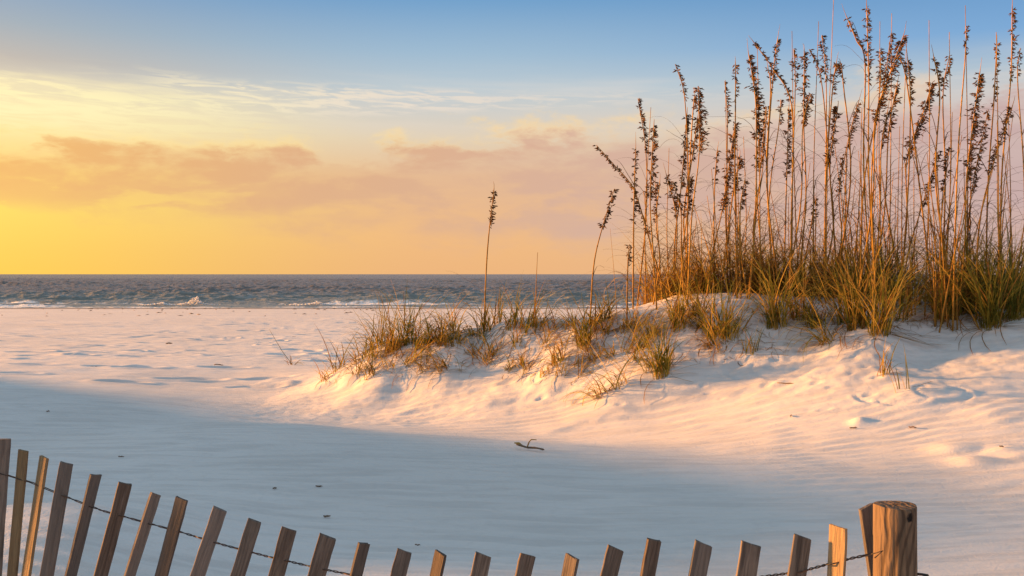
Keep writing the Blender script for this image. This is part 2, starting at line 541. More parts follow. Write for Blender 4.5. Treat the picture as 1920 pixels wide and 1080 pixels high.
PITS = []            # footprints and scuffs: X, Y, rx, ry, depth
rp = random.Random(5)
for k in range(330):
    Y = rp.uniform(12.5, 36)
    X = rp.uniform(-.56, .12) * Y
    PITS.append((X, Y, rp.uniform(.07, .24) * (.6 + Y / 30), rp.uniform(.06, .17) * (.6 + Y / 30), rp.uniform(.015, .045)))
for px, py in [(200, 632), (330, 634), (420, 634), (560, 632), (150, 660), (340, 712), (370, 713), (500, 712), (520, 727), (480, 728), (250, 668),
               (200, 687), (260, 690), (60, 684), (30, 700), (230, 717), (420, 690), (600, 640)]:
    x, y = at(px, py)
    PITS.append((x, y, .24, .08, .035))
for px, py, r in [(1390, 686, .05), (1376, 690, .05), (1445, 690, .04), (1100, 685, .05), (1545, 770, .035), (1630, 748, .035),
                  (1300, 720, .03), (1330, 738, .03), (1560, 730, .03), (950, 722, .05), (880, 705, .05), (1190, 640, .05), (1090, 640, .05)]:
    x, y = at(px, py)
    PITS.append((x, y, r * 1.5, r * .7, r * .25))
for k in range(60):
    px = rp.uniform(980, 1750); py = 640 + rp.random() ** 1.6 * 130
    x, y = at(px, py); r = rp.uniform(.012, .035)
    PITS.append((x, y, r * 1.4, r, r * .28))
# low scarps facing the eye, and arcs scratched by blades swinging in the wind
SCARPS = []
for p, q, h in [((705, 782), (985, 752), .028), ((1000, 812), (1190, 780), .013), ((1060, 802), (1200, 778), .010), ((600, 728), (690, 712), .03), ((1330, 742), (1480, 716), .012),
                ((980, 745), (1060, 732), .016), ((860, 738), (960, 728), .014), ((460, 728), (560, 722), .03), ((630, 795), (780, 800), .01), ((400, 610), (520, 606), .03)]:
    SCARPS.append((np.array(at(*p)), np.array(at(*q)), h))
ARCS = []
for px, py, r, a0, a1 in [(1030, 703, .13, 2.0, 4.6), (1120, 690, .09, 2.2, 4.4), (1390, 690, .12, 3.0, 4.6), (1450, 688, .16, 2.6, 5.0), (1475, 684, .24, 3.4, 5.6), (1640, 746, .12, 2.6, 4.4),
                          (1690, 745, .2, 3.3, 5.6), (1745, 745, .10, 1.2, 5.0), (1775, 744, .14, -1.2, 1.2), (1560, 690, .2, 3.4, 5.4), (1130, 735, .16, .6, 2.6)]:
    x, y = at(px, py)
    ARCS.append((x, y, r, a0, a1))


def land_z(X, Y):
    X = np.asarray(X, float); Y = np.asarray(Y, float)
    z = base_z(X, Y)
    near = sstep(15, 11, Y)
    # gentle wind-laid swales in the hollow
    z = z + .010 * np.sin((Y * .8 + X * .35 + .5 * fbm(X * .4, Y * .5, 2)) * 5.2) * sstep(9, 7, Y) * sstep(-.2, .4, fbm(X * .3 + 4, Y * .35, 2) + .15)
    # soft undulation
    z = z + 0.016 * fbm(X * .9 + 3, Y * .7, 3) * near
    # dune roughness, where grass grows and crumbles the sand
    dune = np.clip((z - (ZC - 1.02)) / .35, 0, 1) * sstep(13, 11, Y) * sstep(4.2, 6, Y)
    dune = dune * sstep(4.9, 3.2, X + (7.6 - Y) * .8)
    toe = sstep(-2.6, -2.0, X) * sstep(1.8, .8, X) * sstep(7.4, 8.2, Y) * sstep(10.6, 9.8, Y)
    dune = np.maximum(dune, toe * .6)
    z = z + dune * (0.011 * fbm(X * 2.3, Y * 2.0 + 9, 2, .5) + 0.010 * fbm(X * 6.5, Y * 8.0, 3, .6) + 0.004 * fbm(X * 22., Y * 26., 2))
    # wind ripples, crests across the view
    u = Y + X * .10 + .25 * fbm(X * .5, Y * .6 + 4, 2) + .035 * pnoise(X * 2.2, Y * 3.0)
    rm = sstep(-.15, .3, fbm(X * .45 - 8, Y * .55 + 2, 2)) * sstep(13, 9, Y) * (1 - .7 * np.clip(dune, 0, 1))
    z = z + (.3 + .7 * rm) * 0.0052 * np.sin(u * 2 * math.pi / .115)
    u2 = Y - X * .32 + .3 * fbm(X * .8 + 5, Y * .8, 2)
    rr_ = sstep(.9, 2.4, X - .25 * (6 - Y)) * sstep(11, 8, Y)
    z = z + rr_ * 0.0045 * np.sin(u2 * 2 * math.pi / .14) * (.5 + .5 * pnoise(X * 1.1, Y * 1.3))
    z = z + .15 * np.exp(-((X + 1.7) / .62) ** 2 - ((Y - 3.75) / .6) ** 2)
    # trodden beach
    bm = sstep(11, 13.5, Y) * sstep(66, 55, Y)
    lump = fbm(X * .42, Y * .55, 4, .55)
    z = z + bm * (0.012 * lump + 0.010 * fbm(X * 2.2 + 3, Y * 2.6, 3, .6) + .02 * np.maximum(fbm(X * 1.1, Y * 1.5 + 7, 3, .6) - .28, 0))
    mnd = np.zeros_like(z)
    for x0, y0, r, h in MOUNDS:
        sel = (np.abs(X - x0) < 3.2 * r) & (np.abs(Y - y0) < 3.2 * r)
        if sel.any():
            dx_ = X[sel] - x0; dy_ = Y[sel] - y0
            dx2 = dx_ - r * .35
            q = (dx2 / np.where(dx2 > 0, r * 1.5, r)) ** 2 + (dy_ / r) ** 2
            mnd[sel] = np.maximum(mnd[sel], h * np.exp(-q)) + .12 * np.minimum(mnd[sel], h * np.exp(-q))
    z = z + mnd
    for x0, y0, rx, ry, h in PITS:
        sel = (np.abs(X - x0) < 3 * rx) & (np.abs(Y - y0) < 3 * ry)
        if sel.any():
            q = ((X[sel] - x0) / rx) ** 2 + ((Y[sel] - y0) / ry) ** 2
            z[sel] += -h * np.exp(-q ** 1.5) + h * .4 * np.exp(-(np.sqrt(q) - 1.35) ** 2 * 6)
    for p, q, h in SCARPS:
        d = q - p; L = np.hypot(*d); d = d / L
        nn = np.array([-d[1], d[0]])
        if nn[1] < 0: nn = -nn
        sel = (np.abs(X - (p[0] + q[0]) / 2) < L) & (np.abs(Y - (p[1] + q[1]) / 2) < L + .5)
        if sel.any():
            u = ((X[sel] - p[0]) * d[0] + (Y[sel] - p[1]) * d[1]) / L
            v = (X[sel] - p[0]) * nn[0] + (Y[sel] - p[1]) * nn[1] + .05 * np.sin(u * 9 + h * 500) + .03 * pnoise(X[sel] * 7, Y[sel] * 7)
            env = sstep(-.05, .25, u) * sstep(1.05, .75, u)
            z[sel] += h * env * (1 / (1 + np.exp(-np.clip(v / .018, -30, 30)))) * np.exp(-np.maximum(v, 0) / .35)
    for x0, y0, r, a0, a1 in ARCS:
        sel = (np.abs(X - x0) < 1.5 * r) & (np.abs(Y - y0) < 1.5 * r)
        if sel.any():
            dx_ = X[sel] - x0; dy_ = Y[sel] - y0
            rr = np.hypot(dx_, dy_); an = np.arctan2(dy_, dx_)
            an = np.where(an < a0 - .3, an + 2 * math.pi, an)
            env = sstep(a0, a0 + .3, an) * sstep(a1, a1 - .3, an)
            z[sel] += env * (-.008 * np.exp(-((rr - r) / .017) ** 2) + .004 * np.exp(-((rr - r - .035) / .02) ** 2))
    return z


def zat(x, y):
    return float(land_z(np.array([x]), np.array([y]))[0])


def geo(a, b, step, ratio):
    out = [a]; s = step
    while (out[-1] < b) if b > a else (out[-1] > b):
        s *= ratio
        out.append(out[-1] + (s if b > a else -s))
    return out


xs_f = np.arange(-5.2, 5.6, 0.02)
xs = np.array(geo(xs_f[0], -900, .02, 1.022)[:0:-1] + list(xs_f) + geo(xs_f[-1], 900, .02, 1.022)[1:])
ys_f = np.arange(2.4, 11.5, 0.0165)
ys = np.array(geo(ys_f[0], -120, .03, 1.06)[:0:-1] + list(ys_f) + geo(ys_f[-1], 110, .0165, 1.0075)[1:])
GX, GY = np.meshgrid(xs, ys)
GZ = land_z(GX.ravel(), GY.ravel()).reshape(GX.shape)
GZ = np.maximum(GZ, -2.5)


def grid_mesh(name, X, Y, Z):
    ny, nx = X.shape
    co = np.stack([X, Y, Z], -1).reshape(-1, 3).astype(np.float32)
    i = np.arange(ny * nx).reshape(ny, nx)
    q = np.stack([i[:-1, :-1], i[:-1, 1:], i[1:, 1:], i[1:, :-1]], -1).reshape(-1, 4)
    me = bpy.data.meshes.new(name)
    me.vertices.add(len(co)); me.vertices.foreach_set('co', co.ravel())
    me.loops.add(q.size); me.loops.foreach_set('vertex_index', q.ravel().astype(np.int32))
    me.polygons.add(len(q))
    me.polygons.foreach_set('loop_start', np.arange(0, q.size, 4, dtype=np.int32))
    me.polygons.foreach_set('use_smooth', np.ones(len(q), dtype=bool))
    me.update(calc_edges=True)
    return me


# ------------------------------------------------------------------ materials
def material(name):
    m = bpy.data.materials.new(name)
    m.use_nodes = True
    n = NT(m.node_tree)
    b = next(x for x in n.n if x.type == 'BSDF_PRINCIPLED')
    return m, n, b


def bump(n, b, h, dist, strength=1.0):
    bn = n.n.new('ShaderNodeBump')
    bn.inputs['Distance'].default_value = dist
    bn.inputs['Strength'].default_value = strength
    n.l.new(h, bn.inputs['Height'])
    n.l.new(bn.outputs[0], b.inputs['Normal'])


M_SAND, n, b = material('white_sand')
tco = n.n.new('ShaderNodeTexCoord').outputs['Object']
sp = n.noise(tco, 160.0, 2.0, .7)
big = n.noise(n.mapping(tco, (.35, .5, .42)), 1.0, 4.0, .55)
col = n.mix(n.smooth(big, .35, .65), (.64, .62, .59, 1), (.70, .68, .65, 1))
col = n.mix(n.smooth(sp, .68, .78, 0, .35), col, (.38, .33, .29, 1))
sx_, sy_, sz_ = n.sep(tco)
strk = n.noise(n.mapping(tco, (1.6, 11.0, 6.0), (0, 0, .12)), 1.0, 5.0, .6, .4)
col = n.mix(n.smooth(strk, .42, .66, 0, .5), col, (.51, .49, .465, 1))
mot = n.noise(tco, 14.0, 4.0, .65)
col = n.mix(n.smooth(mot, .52, .72, 0, .3), col, (.54, .51, .48, 1))
wet = n.smooth(sz_, .20, .07)
col = n.mix(wet, col, (.24, .215, .20, 1))
n.set(b.inputs['Base Color'], col)
b.inputs['Roughness'].default_value = .95
b.inputs['Specular IOR Level'].default_value = .15
grain = n.math('ADD', n.noise(tco, 90.0, 3.0, .65), n.math('MULTIPLY', n.noise(n.mapping(tco, (9, 22, 12)), 1.0, 5.0, .65), 2.2))
bump(n, b, grain, .0035, .8)


def grass_mat(name, base, tip, trans=.5):
    m, n, b = material(name)
    out = next(x for x in n.n if x.type == 'OUTPUT_MATERIAL')
    oi = n.n.new('ShaderNodeObjectInfo')
    tcc = n.n.new('ShaderNodeTexCoord').outputs['Object']
    nz = n.noise(tcc, 9.0, 2.0, .6)
    col = n.mix(n.smooth(nz, .35, .66), base, tip)
    rnd = n.lerp(oi.outputs['Random'], 0, 1, .75, 1.25)
    col = n.mix(1.0, col, rnd, 'MULTIPLY')
    n.set(b.inputs['Base Color'], col)
    b.inputs['Roughness'].default_value = .65
    b.inputs['Specular IOR Level'].default_value = .12
    tr = n.n.new('ShaderNodeBsdfTranslucent')
    n.l.new(col, tr.inputs[0])
    ms = n.n.new('ShaderNodeMixShader')
    ms.inputs[0].default_value = trans
    n.l.new(b.outputs[0], ms.inputs[1]); n.l.new(tr.outputs[0], ms.inputs[2])
    n.l.new(ms.outputs[0], out.inputs[0])
    return m


M_GREEN = grass_mat('green_blade', (.10, .11, .018, 1), (.30, .25, .04, 1))
M_STRAW = grass_mat('straw_blade', (.42, .27, .05, 1), (.56, .38, .085, 1))
M_BROWN = grass_mat('dry_brown_blade', (.20, .10, .025, 1), (.34, .19, .045, 1), .4)
M_STEM = grass_mat('oat_stem', (.27, .14, .026, 1), (.44, .25, .05, 1), .12)
M_SEED = grass_mat('oat_seed', (.07, .034, .014, 1), (.18, .095, .036, 1), .15)
M_LEAF = grass_mat('curled_leaf', (.06, .034, .016, 1), (.12, .07, .03, 1), .25)
GR = [M_GREEN, M_STRAW, M_BROWN]

# ------------------------------------------------------------------ sand
ground = link('sand_ground', grid_mesh('sand_ground', GX, GY, GZ), None, [M_SAND])
tag(ground, 'white rippled sand of the beach and the dune', 'sand', kind='structure')
del GX, GY, GZ


# ------------------------------------------------------------------ sea
M_SEA, n, b = material('sea_water')
tg = n.n.new('ShaderNodeTexCoord').outputs['Object']
at_f = n.n.new('ShaderNodeAttribute'); at_f.attribute_name = 'foam'
px_, py_, pz_ = n.sep(tg)
shal = n.smooth(py_, 150.0, 74.0)
deep = n.mix(shal, (.155, .142, .132, 1), (.195, .205, .18, 1))
fn = n.noise(n.mapping(tg, (1.2, 1.6, 1)), 1.0, 5.0, .65)
fm = n.smooth(n.math('ADD', at_f.outputs['Fac'], n.math('MULTIPLY', n.math('SUBTRACT', fn, .5), .9)), (.34), .52)
n.set(b.inputs['Base Color'], n.mix(fm, deep, (.78, .78, .76, 1)))
n.set(b.inputs['Roughness'], n.lerp(fm, 0, 1, .38, .9))
b.inputs['IOR'].default_value = 1.33
w1 = n.noise(n.mapping(tg, (.9, 1.5, 1)), 1.0, 4.0, .6)
bump(n, b, w1, .35, 1.0)


def sea_height(X, Y):
    z = np.zeros_like(X)
    rs = np.random.default_rng(3)
    for L, A in [(11, .055), (8, .06), (6.3, .055), (5.1, .05), (4.2, .045), (3.4, .04), (2.8, .036), (2.2, .03), (1.8, .026), (1.4, .022), (1.1, .018)]:
        for j in range(3):
            th = rs.normal(-math.pi / 2 + .15, .42)
            k = 2 * math.pi / L
            ph = rs.uniform(0, 6.28)
            warp = 1.3 * fbm(X / (L * 3.1) + j, Y / (L * 2.3) + L, 2)
            s = np.sin(k * (X * math.cos(th) + Y * math.sin(th)) + ph + warp)
            fade = np.clip((L / (Y * .0075) - .6) / .8, 0, 1)
            z += A * .8 * fade * (1.35 - 2 * np.abs(s) ** 1.0 + .0)
    z *= .55 + .9 * np.clip(fbm(X * .02, Y * .012, 3) + .5, 0, 1.2)
    return z


sy = [66.0]
while sy[-1] < 1500: sy.append(sy[-1] * (1.0026 if sy[-1] < 500 else 1.006))
su = np.concatenate([np.linspace(-2.4, -.62, 90)[:-1], np.linspace(-.62, .62, 760), np.linspace(.62, 2.4, 90)[1:]])
SU, SY = np.meshgrid(su, np.array(sy))
SX = SU * SY
SZ = sea_height(SX, SY)
calm = sstep(71, 92, SY) * .85 + .15
SZ = SZ * calm
# small breakers along the shore
foam = np.zeros_like(SX)
for y0, amp, wid, sd, f0 in [(73.2, .20, .9, 0, .7), (79.5, .42, 1.8, 5, .5), (88, .30, 2.4, 9, .12), (99, .25, 3.0, 13, .0)]:
    yy = y0 + 1.8 * fbm(SX * .03 + sd, SX * 0 + sd, 3)
    am = np.clip(.55 + 1.5 * fbm(SX * .06 + sd * 3, SX * 0 + 2.2, 2), .1, 1.4)
    d = SY - yy
    SZ += amp * am * np.exp(-(d / np.where(d < 0, wid * .55, wid)) ** 2)
    foam = np.maximum(foam, f0 * np.clip(am + .2, 0, 1.1) * np.exp(-((d + wid * .8) / (wid * .7)) ** 2))
edge = 71.6 + 1.0 * fbm(SX * .05, SX * 0 + 8, 3)
foam = np.maximum(foam, .72 * np.exp(-((SY - edge) / .5) ** 2))
SZ = np.where(SY > 1300, SZ * 0, SZ)
me = grid_mesh('sea', SX, SY, SZ)
fa = me.attributes.new('foam', 'FLOAT', 'POINT')
fa.data.foreach_set('value', foam.ravel().astype(np.float32))
sea = link('sea', me, None, [M_SEA])
tag(sea, 'grey green choppy sea under the sunrise', 'sea', kind='structure')
mb = MB()
mb.add([(-20000, 67, -.45), (20000, 67, -.45), (20000, 26000, -.45), (-20000, 26000, -.45)], [(0, 1, 2, 3)])
far = mb.build('sea_far_water', [M_SEA])
tag(far, 'far sea out to the horizon', 'sea', kind='structure')
del SX, SY, SZ, SU

# the plume of a wave breaking at the shore
M_FOAM, n, b = material('sea_foam')
b.inputs['Base Color'].default_value = (.8, .79, .77, 1)
b.inputs['Roughness'].default_value = .9
rf = random.Random(4)
for (px, w, h, lab) in [(362, 1.5, .62, 'white plume where a small wave breaks on the open shore'), (300, 1.2, .22, 'low white curl of foam beside the breaking plume'),
                        (590, 1.7, .26, 'low white crest breaking on the shore just before the grassy dune tip')]:
    X0 = (px - 960) / F * 74.0
    mb = MB()
    for k in range(420):
        q = rf.gauss(0, .5)
        hh = h * (.75 * math.exp(-abs(q - .15) * 6) + .3 * math.exp(-(q * 1.6) ** 2)) * rf.uniform(.0, 1)
        c0 = Vector((X0 + q * w, 74 + rf.uniform(-.4, .4), .12 + hh))
        r = rf.uniform(.02, .06)
        vs_ = [c0 + Vector((sx * r * rf.uniform(.6, 1.6), sy_k * r, sz * r * rf.uniform(.5, 1.2))) for sx, sy_k, sz in [(1, 0, 0), (-1, 0, 0), (0, 1, 0), (0, -1, 0), (0, 0, 1), (0, 0, -1)]]
        mb.add(vs_, [(0, 2, 4), (2, 1, 4), (1, 3, 4), (3, 0, 4), (2, 0, 5), (1, 2, 5), (3, 1, 5), (0, 3, 5)])
    tag(mb.build('surf_foam', [M_FOAM]), lab, 'surf', kind='stuff')


# ------------------------------------------------------------------ grass
def blade(mb, base, L, th0, phi, bend, w, mi, rnd, seg=6):
    pts = [Vector(base)]
    ws = []
    for i in range(seg):
        s = (i + .5) / seg
        th = th0 + bend * s ** 1.3
        d = Vector((math.sin(th) * math.cos(phi), math.sin(th) * math.sin(phi), math.cos(th)))
        pts.append(pts[-1] + d * (L / seg))
    for i in range(seg + 1):
        s = i / seg
        ws.append(w * (.75 + .6 * s if s < .25 else .9 * (1 - ((s - .25) / .75) ** 1.6) + .08))
    side = Vector((-math.sin(phi), math.cos(phi), 0))
    side = (side + Vector((rnd.uniform(-.8, .8), rnd.uniform(-.5, .5), rnd.uniform(-.2, .2)))).normalized()
    mb.ribbon(pts, ws, side, mi)


def make_tuft(x, y, H, nb, spread, lean, dry, seed, w=None):
    rnd = random.Random(seed)
    mb = MB()
    w = w or .0125
    rb = min(.025 + H * .14, .09)
    for k in range(nb):
        a = rnd.uniform(0, 6.283); rr = rb * math.sqrt(rnd.random())
        bx, by = rr * math.cos(a), rr * math.sin(a) * .8
        L = H * (rnd.uniform(.35, 1.25) if rnd.random() < .8 else rnd.uniform(1.1, 1.5)) * (1 + .25 * spread)
        phi = rnd.uniform(0, 6.283)
        th0 = abs(rnd.gauss(.08, .34 * spread + .05))
        # lean along the wind
        vx = math.sin(th0) * math.cos(phi) + lean * rnd.uniform(.3, .8)
        vy = math.sin(th0) * math.sin(phi)
        th0 = min(1.25, math.hypot(vx, vy)); phi = math.atan2(vy, vx)
        bend = rnd.uniform(.2, 1.9) * (.35 + .65 * spread)
        if rnd.random() < .22: bend += .9
        q = rnd.random()
        mi = 0 if q > dry else (1 if q > dry * .45 else 2)
        z0 = zat_local(x + bx, y + by)
        blade(mb, (bx, by, z0 - .015), L, th0, phi, bend, w * rnd.uniform(.65, 1.15), mi, rnd)
    # a few withered blades lying on the sand at the foot
    for k in range(max(1, nb // 7)):
        phi = rnd.uniform(-1.0, 1.0) + (0 if rnd.random() < .6 else math.pi)
        L = H * rnd.uniform(.4, .8)
        p0 = Vector((rb * math.cos(phi), rb * math.sin(phi), 0)); pts = []
        for i in range(6):
            s = i / 5
            p = p0 + Vector((math.cos(phi + s * .5), math.sin(phi + s * .5), 0)) * L * s
            p.z = zat_local(x + p.x, y + p.y) + .012 + .05 * H * math.sin(s * 3.1)
            pts.append(p)
        mb.ribbon(pts, [w * .7] * 5 + [w * .2], Vector((-math.sin(phi), math.cos(phi), .1)), 2)
    return mb


# cheap local ground sampling: a lattice of heights over the dune
LX = np.arange(-4.2, 5.4, .04); LY = np.arange(4.0, 14.6, .04)
_LX, _LY = np.meshgrid(LX, LY)
LZ = land_z(_LX.ravel(), _LY.ravel()).reshape(_LX.shape)
_ref = [0.0]


def zg(x, y):
    i = (x - LX[0]) / .04; j = (y - LY[0]) / .04
    i = min(max(i, 0), len(LX) - 2.001); j = min(max(j, 0), len(LY) - 2.001)
    a, c = int(i), int(j); u, v = i - a, j - c
    return float((LZ[c, a] * (1 - u) + LZ[c, a + 1] * u) * (1 - v) + (LZ[c + 1, a] * (1 - u) + LZ[c + 1, a + 1] * u) * v)


def zat_local(x, y):
    return zg(x, y) - _ref[0]


for i, (a, (x, y)) in enumerate(zip(TUFTS, TPOS)):
    px, py, hp, nb, spread, lean, dry, lab = a
    H = hp / F * y
    _ref[0] = zg(x, y)
    mb = make_tuft(x, y, H, int(nb * 2.0), spread, lean, dry, 100 + i, .0095)
    if px == 548:
        mb.tube([(0, 0, 0), (-.12, 0, .16), (-.28, .02, .42)], [.004, .003, .0015])
    o = mb.build('grass_tuft', GR)
    o.location = (x, y, _ref[0])
    tag(o, lab, 'grass tuft', 'beach grass tufts on the dune')

for i, (x, y, hp) in enumerate(STAND):
    H = hp / F * y
    px = x / y * F + 960
    dry = .8 if px < 1560 else (.75 - .5 * (px - 1560) / 340)
    _ref[0] = zg(x, y)
    o = make_tuft(x, y, H, random.randint(30, 46), random.uniform(.7, 1.5), random.uniform(-.45, .5), dry, 700 + i, .0085).build('grass_tuft', GR)
    o.location = (x, y, _ref[0])
    tag(o, 'golden green grass tuft packed among the stems of the thick stand', 'grass tuft', 'grass tufts packed inside the thick stand')


for k in range(58):
    px = random.uniform(640, 1240) if k > 8 else random.uniform(1230, 1640)
    lo = np.interp(px, [600, 700, 900, 1100, 1240, 1640], [705, 668, 640, 625, 600, 600])
    hi = np.interp(px, [600, 700, 900, 1100, 1240, 1640], [722, 708, 700, 728, 712, 655])
    x, y = at(px, lo + (hi - lo) * random.random() ** 1.3)
    if y > 10.5: continue
    _ref[0] = zg(x, y)
    o = make_tuft(x, y, random.uniform(26, 62) / F * y, random.randint(12, 26), random.uniform(1.0, 1.6), random.uniform(-.7, .6), .75, 5000 + k, .0085).build('grass_tuft', GR)
    o.location = (x, y, _ref[0])
    tag(o, 'loose wispy golden tuft scattered among fuller tufts on the sunlit dune sand', 'grass tuft', 'small wispy tufts scattered over the dune sand')


# ------------------------------------------------------------------ sea oats
def bez(pts, n):
    """smooth curve through the points (Catmull-Rom)"""
    P = [Vector(p) for p in pts]
    P = [P[0] * 2 - P[1]] + P + [P[-1] * 2 - P[-2]]
    out = []
    segs = len(P) - 3
    for k in range(segs):
        p0, p1, p2, p3 = P[k:k + 4]
        m = max(2, n // segs)
        for i in range(m):
            t = i / m
            out.append(.5 * ((2 * p1) + (p2 - p0) * t + (2 * p0 - 5 * p1 + 4 * p2 - p3) * t * t + (3 * p1 - p0 - 3 * p2 + p3) * t ** 3))
    out.append(P[-2])
    return out


def stalk(px_base, Y, chain, dens, side, lab, group, seed, leaves=4, cat='sea oat', base_py=None, rad=.0075, name='sea_oat', hs=1):
    """chain: photo pixels from the tip downwards; with a head, the first two are its ends"""
    rnd = random.Random(seed)
    X = (px_base - 960) / F * Y
    if base_py is not None:
        X, Y = at(px_base, base_py)
    z0 = zg(X, Y)
    root = empty(name, (X, Y, z0))
    tag(root, lab, cat, group)
    tip_y = rnd.uniform(-.18, .18)
    P = [Vector((0, 0, -.03))]
    base_px = 514 - (z0 - ZC) * F / Y
    tot = base_px - min(c[1] for c in chain)
    for (cx, cy) in reversed(chain):
        s = max(0, min(1, (base_px - cy) / max(tot, 1)))
        yy = Y + tip_y * s * s
        P.append(Vector(((cx - 960) / F * yy - X, yy - Y, ZC + (514 - cy) / F * yy - z0)))
    whip = 0
    if dens > 0 and rnd.random() < .6:
        wd = (P[-1] - P[-2]).normalized()
        whip = rnd.uniform(.04, .16)
        P.append(P[-1] + wd * whip + Vector((rnd.uniform(-.02, .01), 0, 0)))
    pts = bez(P, 26)
    N = len(pts)
    rads = [rad * (1 - .62 * i / (N - 1)) for i in range(N)]
    if whip:
        sl = (N - 1) // (len(P) - 1)
        for i in range(N - sl, N): rads[i] = .0022 * (1 - .7 * (i - N + sl) / sl)
    mb = MB()
    mb.tube(pts, rads, 6)
    # swollen joints along the cane
    for fr in (.16, .33, .5):
        p = pts[int(fr * (N - 1))]; q = pts[int(fr * (N - 1)) + 1]
        d = (q - p).normalized()
        r = rads[int(fr * (N - 1))]
        mb.tube([p - d * .008, p, p + d * .008], [r * .9, r * 1.35, r * .9], 6)
    mb.build('stem', [M_STEM], root)
    if dens > 0:
        e = 1 if whip else 0
        hb = P[-1 - hs - e]; ht = P[-1 - e]
        sl = (N - 1) // (len(P) - 1)
        if e: pts = pts[:N - sl]
        # head section of the curve
        hpts = pts[-max(3, sl * hs) - 1:]
        hl = sum((hpts[q + 1] - hpts[q]).length for q in range(len(hpts) - 1))
        m2 = MB()
        nbr = max(6, int(hl / .0075 * (.5 + .7 * dens)))
        for k in range(nbr):
            s = (k + rnd.random() * .8) / nbr
            f = s * (len(hpts) - 1); i = min(int(f), len(hpts) - 2)
            p = hpts[i].lerp(hpts[i + 1], f - i)
            d = (hpts[i + 1] - hpts[i]).normalized()
            sd = side if rnd.random() < .8 else -side
            az_ = rnd.gauss(0, .75)
            outw = Vector((math.cos(az_) * sd, math.sin(az_), 0))
            env = .35 + .65 * math.sin(math.pi * min(1, s * 1.0 + .14))
            bl = (.010 + .072 * dens * env) * rnd.uniform(.5, 1.25)
            outw = Vector((math.cos(az_) * sd, math.sin(az_), 0))
            # seeds hugging the axis
            for j in range(1 + (rnd.random() < .35 + dens)):
                o_ = outw * rnd.uniform(.001, .008 + .006 * dens)
                dd = d * rnd.uniform(-.9, .7) + outw * rnd.uniform(.25, .8) + Vector((0, rnd.uniform(-.3, .3), -.15))
                L = rnd.uniform(.024, .038)
                m2.spikelet(p + o_ + d * rnd.uniform(-.006, .006), dd, Vector((rnd.uniform(-.5, .5), 1, rnd.uniform(-.4, .4))), L, L * rnd.uniform(.26, .38), 0)
            if rnd.random() < .35 + .5 * dens:
                up = d * .75 + outw * .6
                q1 = p + up.normalized() * bl * .5
                q2 = q1 + (outw * .9 + Vector((0, 0, -.2))).normalized() * bl * .55
                m2.tube([p, q1, q2], [.0017, .0014, .001], 3, cap=False)
                ns = 1 + int(rnd.random() * (1.2 + 3.2 * dens))
                for j in range(ns):
                    u = (j + .8) / ns
                    u = min(u, 1)
                    pp = (p.lerp(q1, u * 2) if u < .5 else q1.lerp(q2, u * 2 - 1))
                    dd = outw * rnd.uniform(.5, 1.0) + Vector((0, rnd.uniform(-.3, .3), rnd.uniform(-.55, .35)))
                    L = rnd.uniform(.026, .042)
                    m2.spikelet(pp, dd, Vector((rnd.uniform(-.5, .5), 1, rnd.uniform(-.4, .4))), L, L * rnd.uniform(.24, .36), 0)
        m2.build('seed_head', [M_SEED], root)
    if leaves:
        m3 = MB(); N = len(pts)
        for k in range(leaves):
            s = rnd.uniform(.10, .55)
            f = s * (N - 1); i = int(f)
            p = pts[i]
            sd = rnd.choice((1, 1, -1))
            L = rnd.uniform(.25, .65)
            phi = (0 if sd > 0 else math.pi) + rnd.gauss(0, .6)
            q = [p.copy()]
            th = rnd.uniform(.15, .5); seg = 9
            curl = rnd.uniform(1.0, 2.6)
            wig = rnd.uniform(-.8, .8)
            for j in range(seg):
                u = j / seg
                tt = th + curl * u ** .8 + .25 * math.sin(u * 7 + wig * 4)
                ph = phi + wig * u
                q.append(q[-1] + Vector((math.sin(tt) * math.cos(ph), math.sin(tt) * math.sin(ph), math.cos(tt))) * L / seg)
            m3.ribbon(q, [.0072 * (1 - .7 * j / seg) for j in range(seg + 1)], Vector((-math.sin(phi), math.cos(phi), .25)), 0)
        m3.build('leaves', [M_LEAF], root)
    return root


G_HEAD = 'sea oats with seed heads in the thick stand'
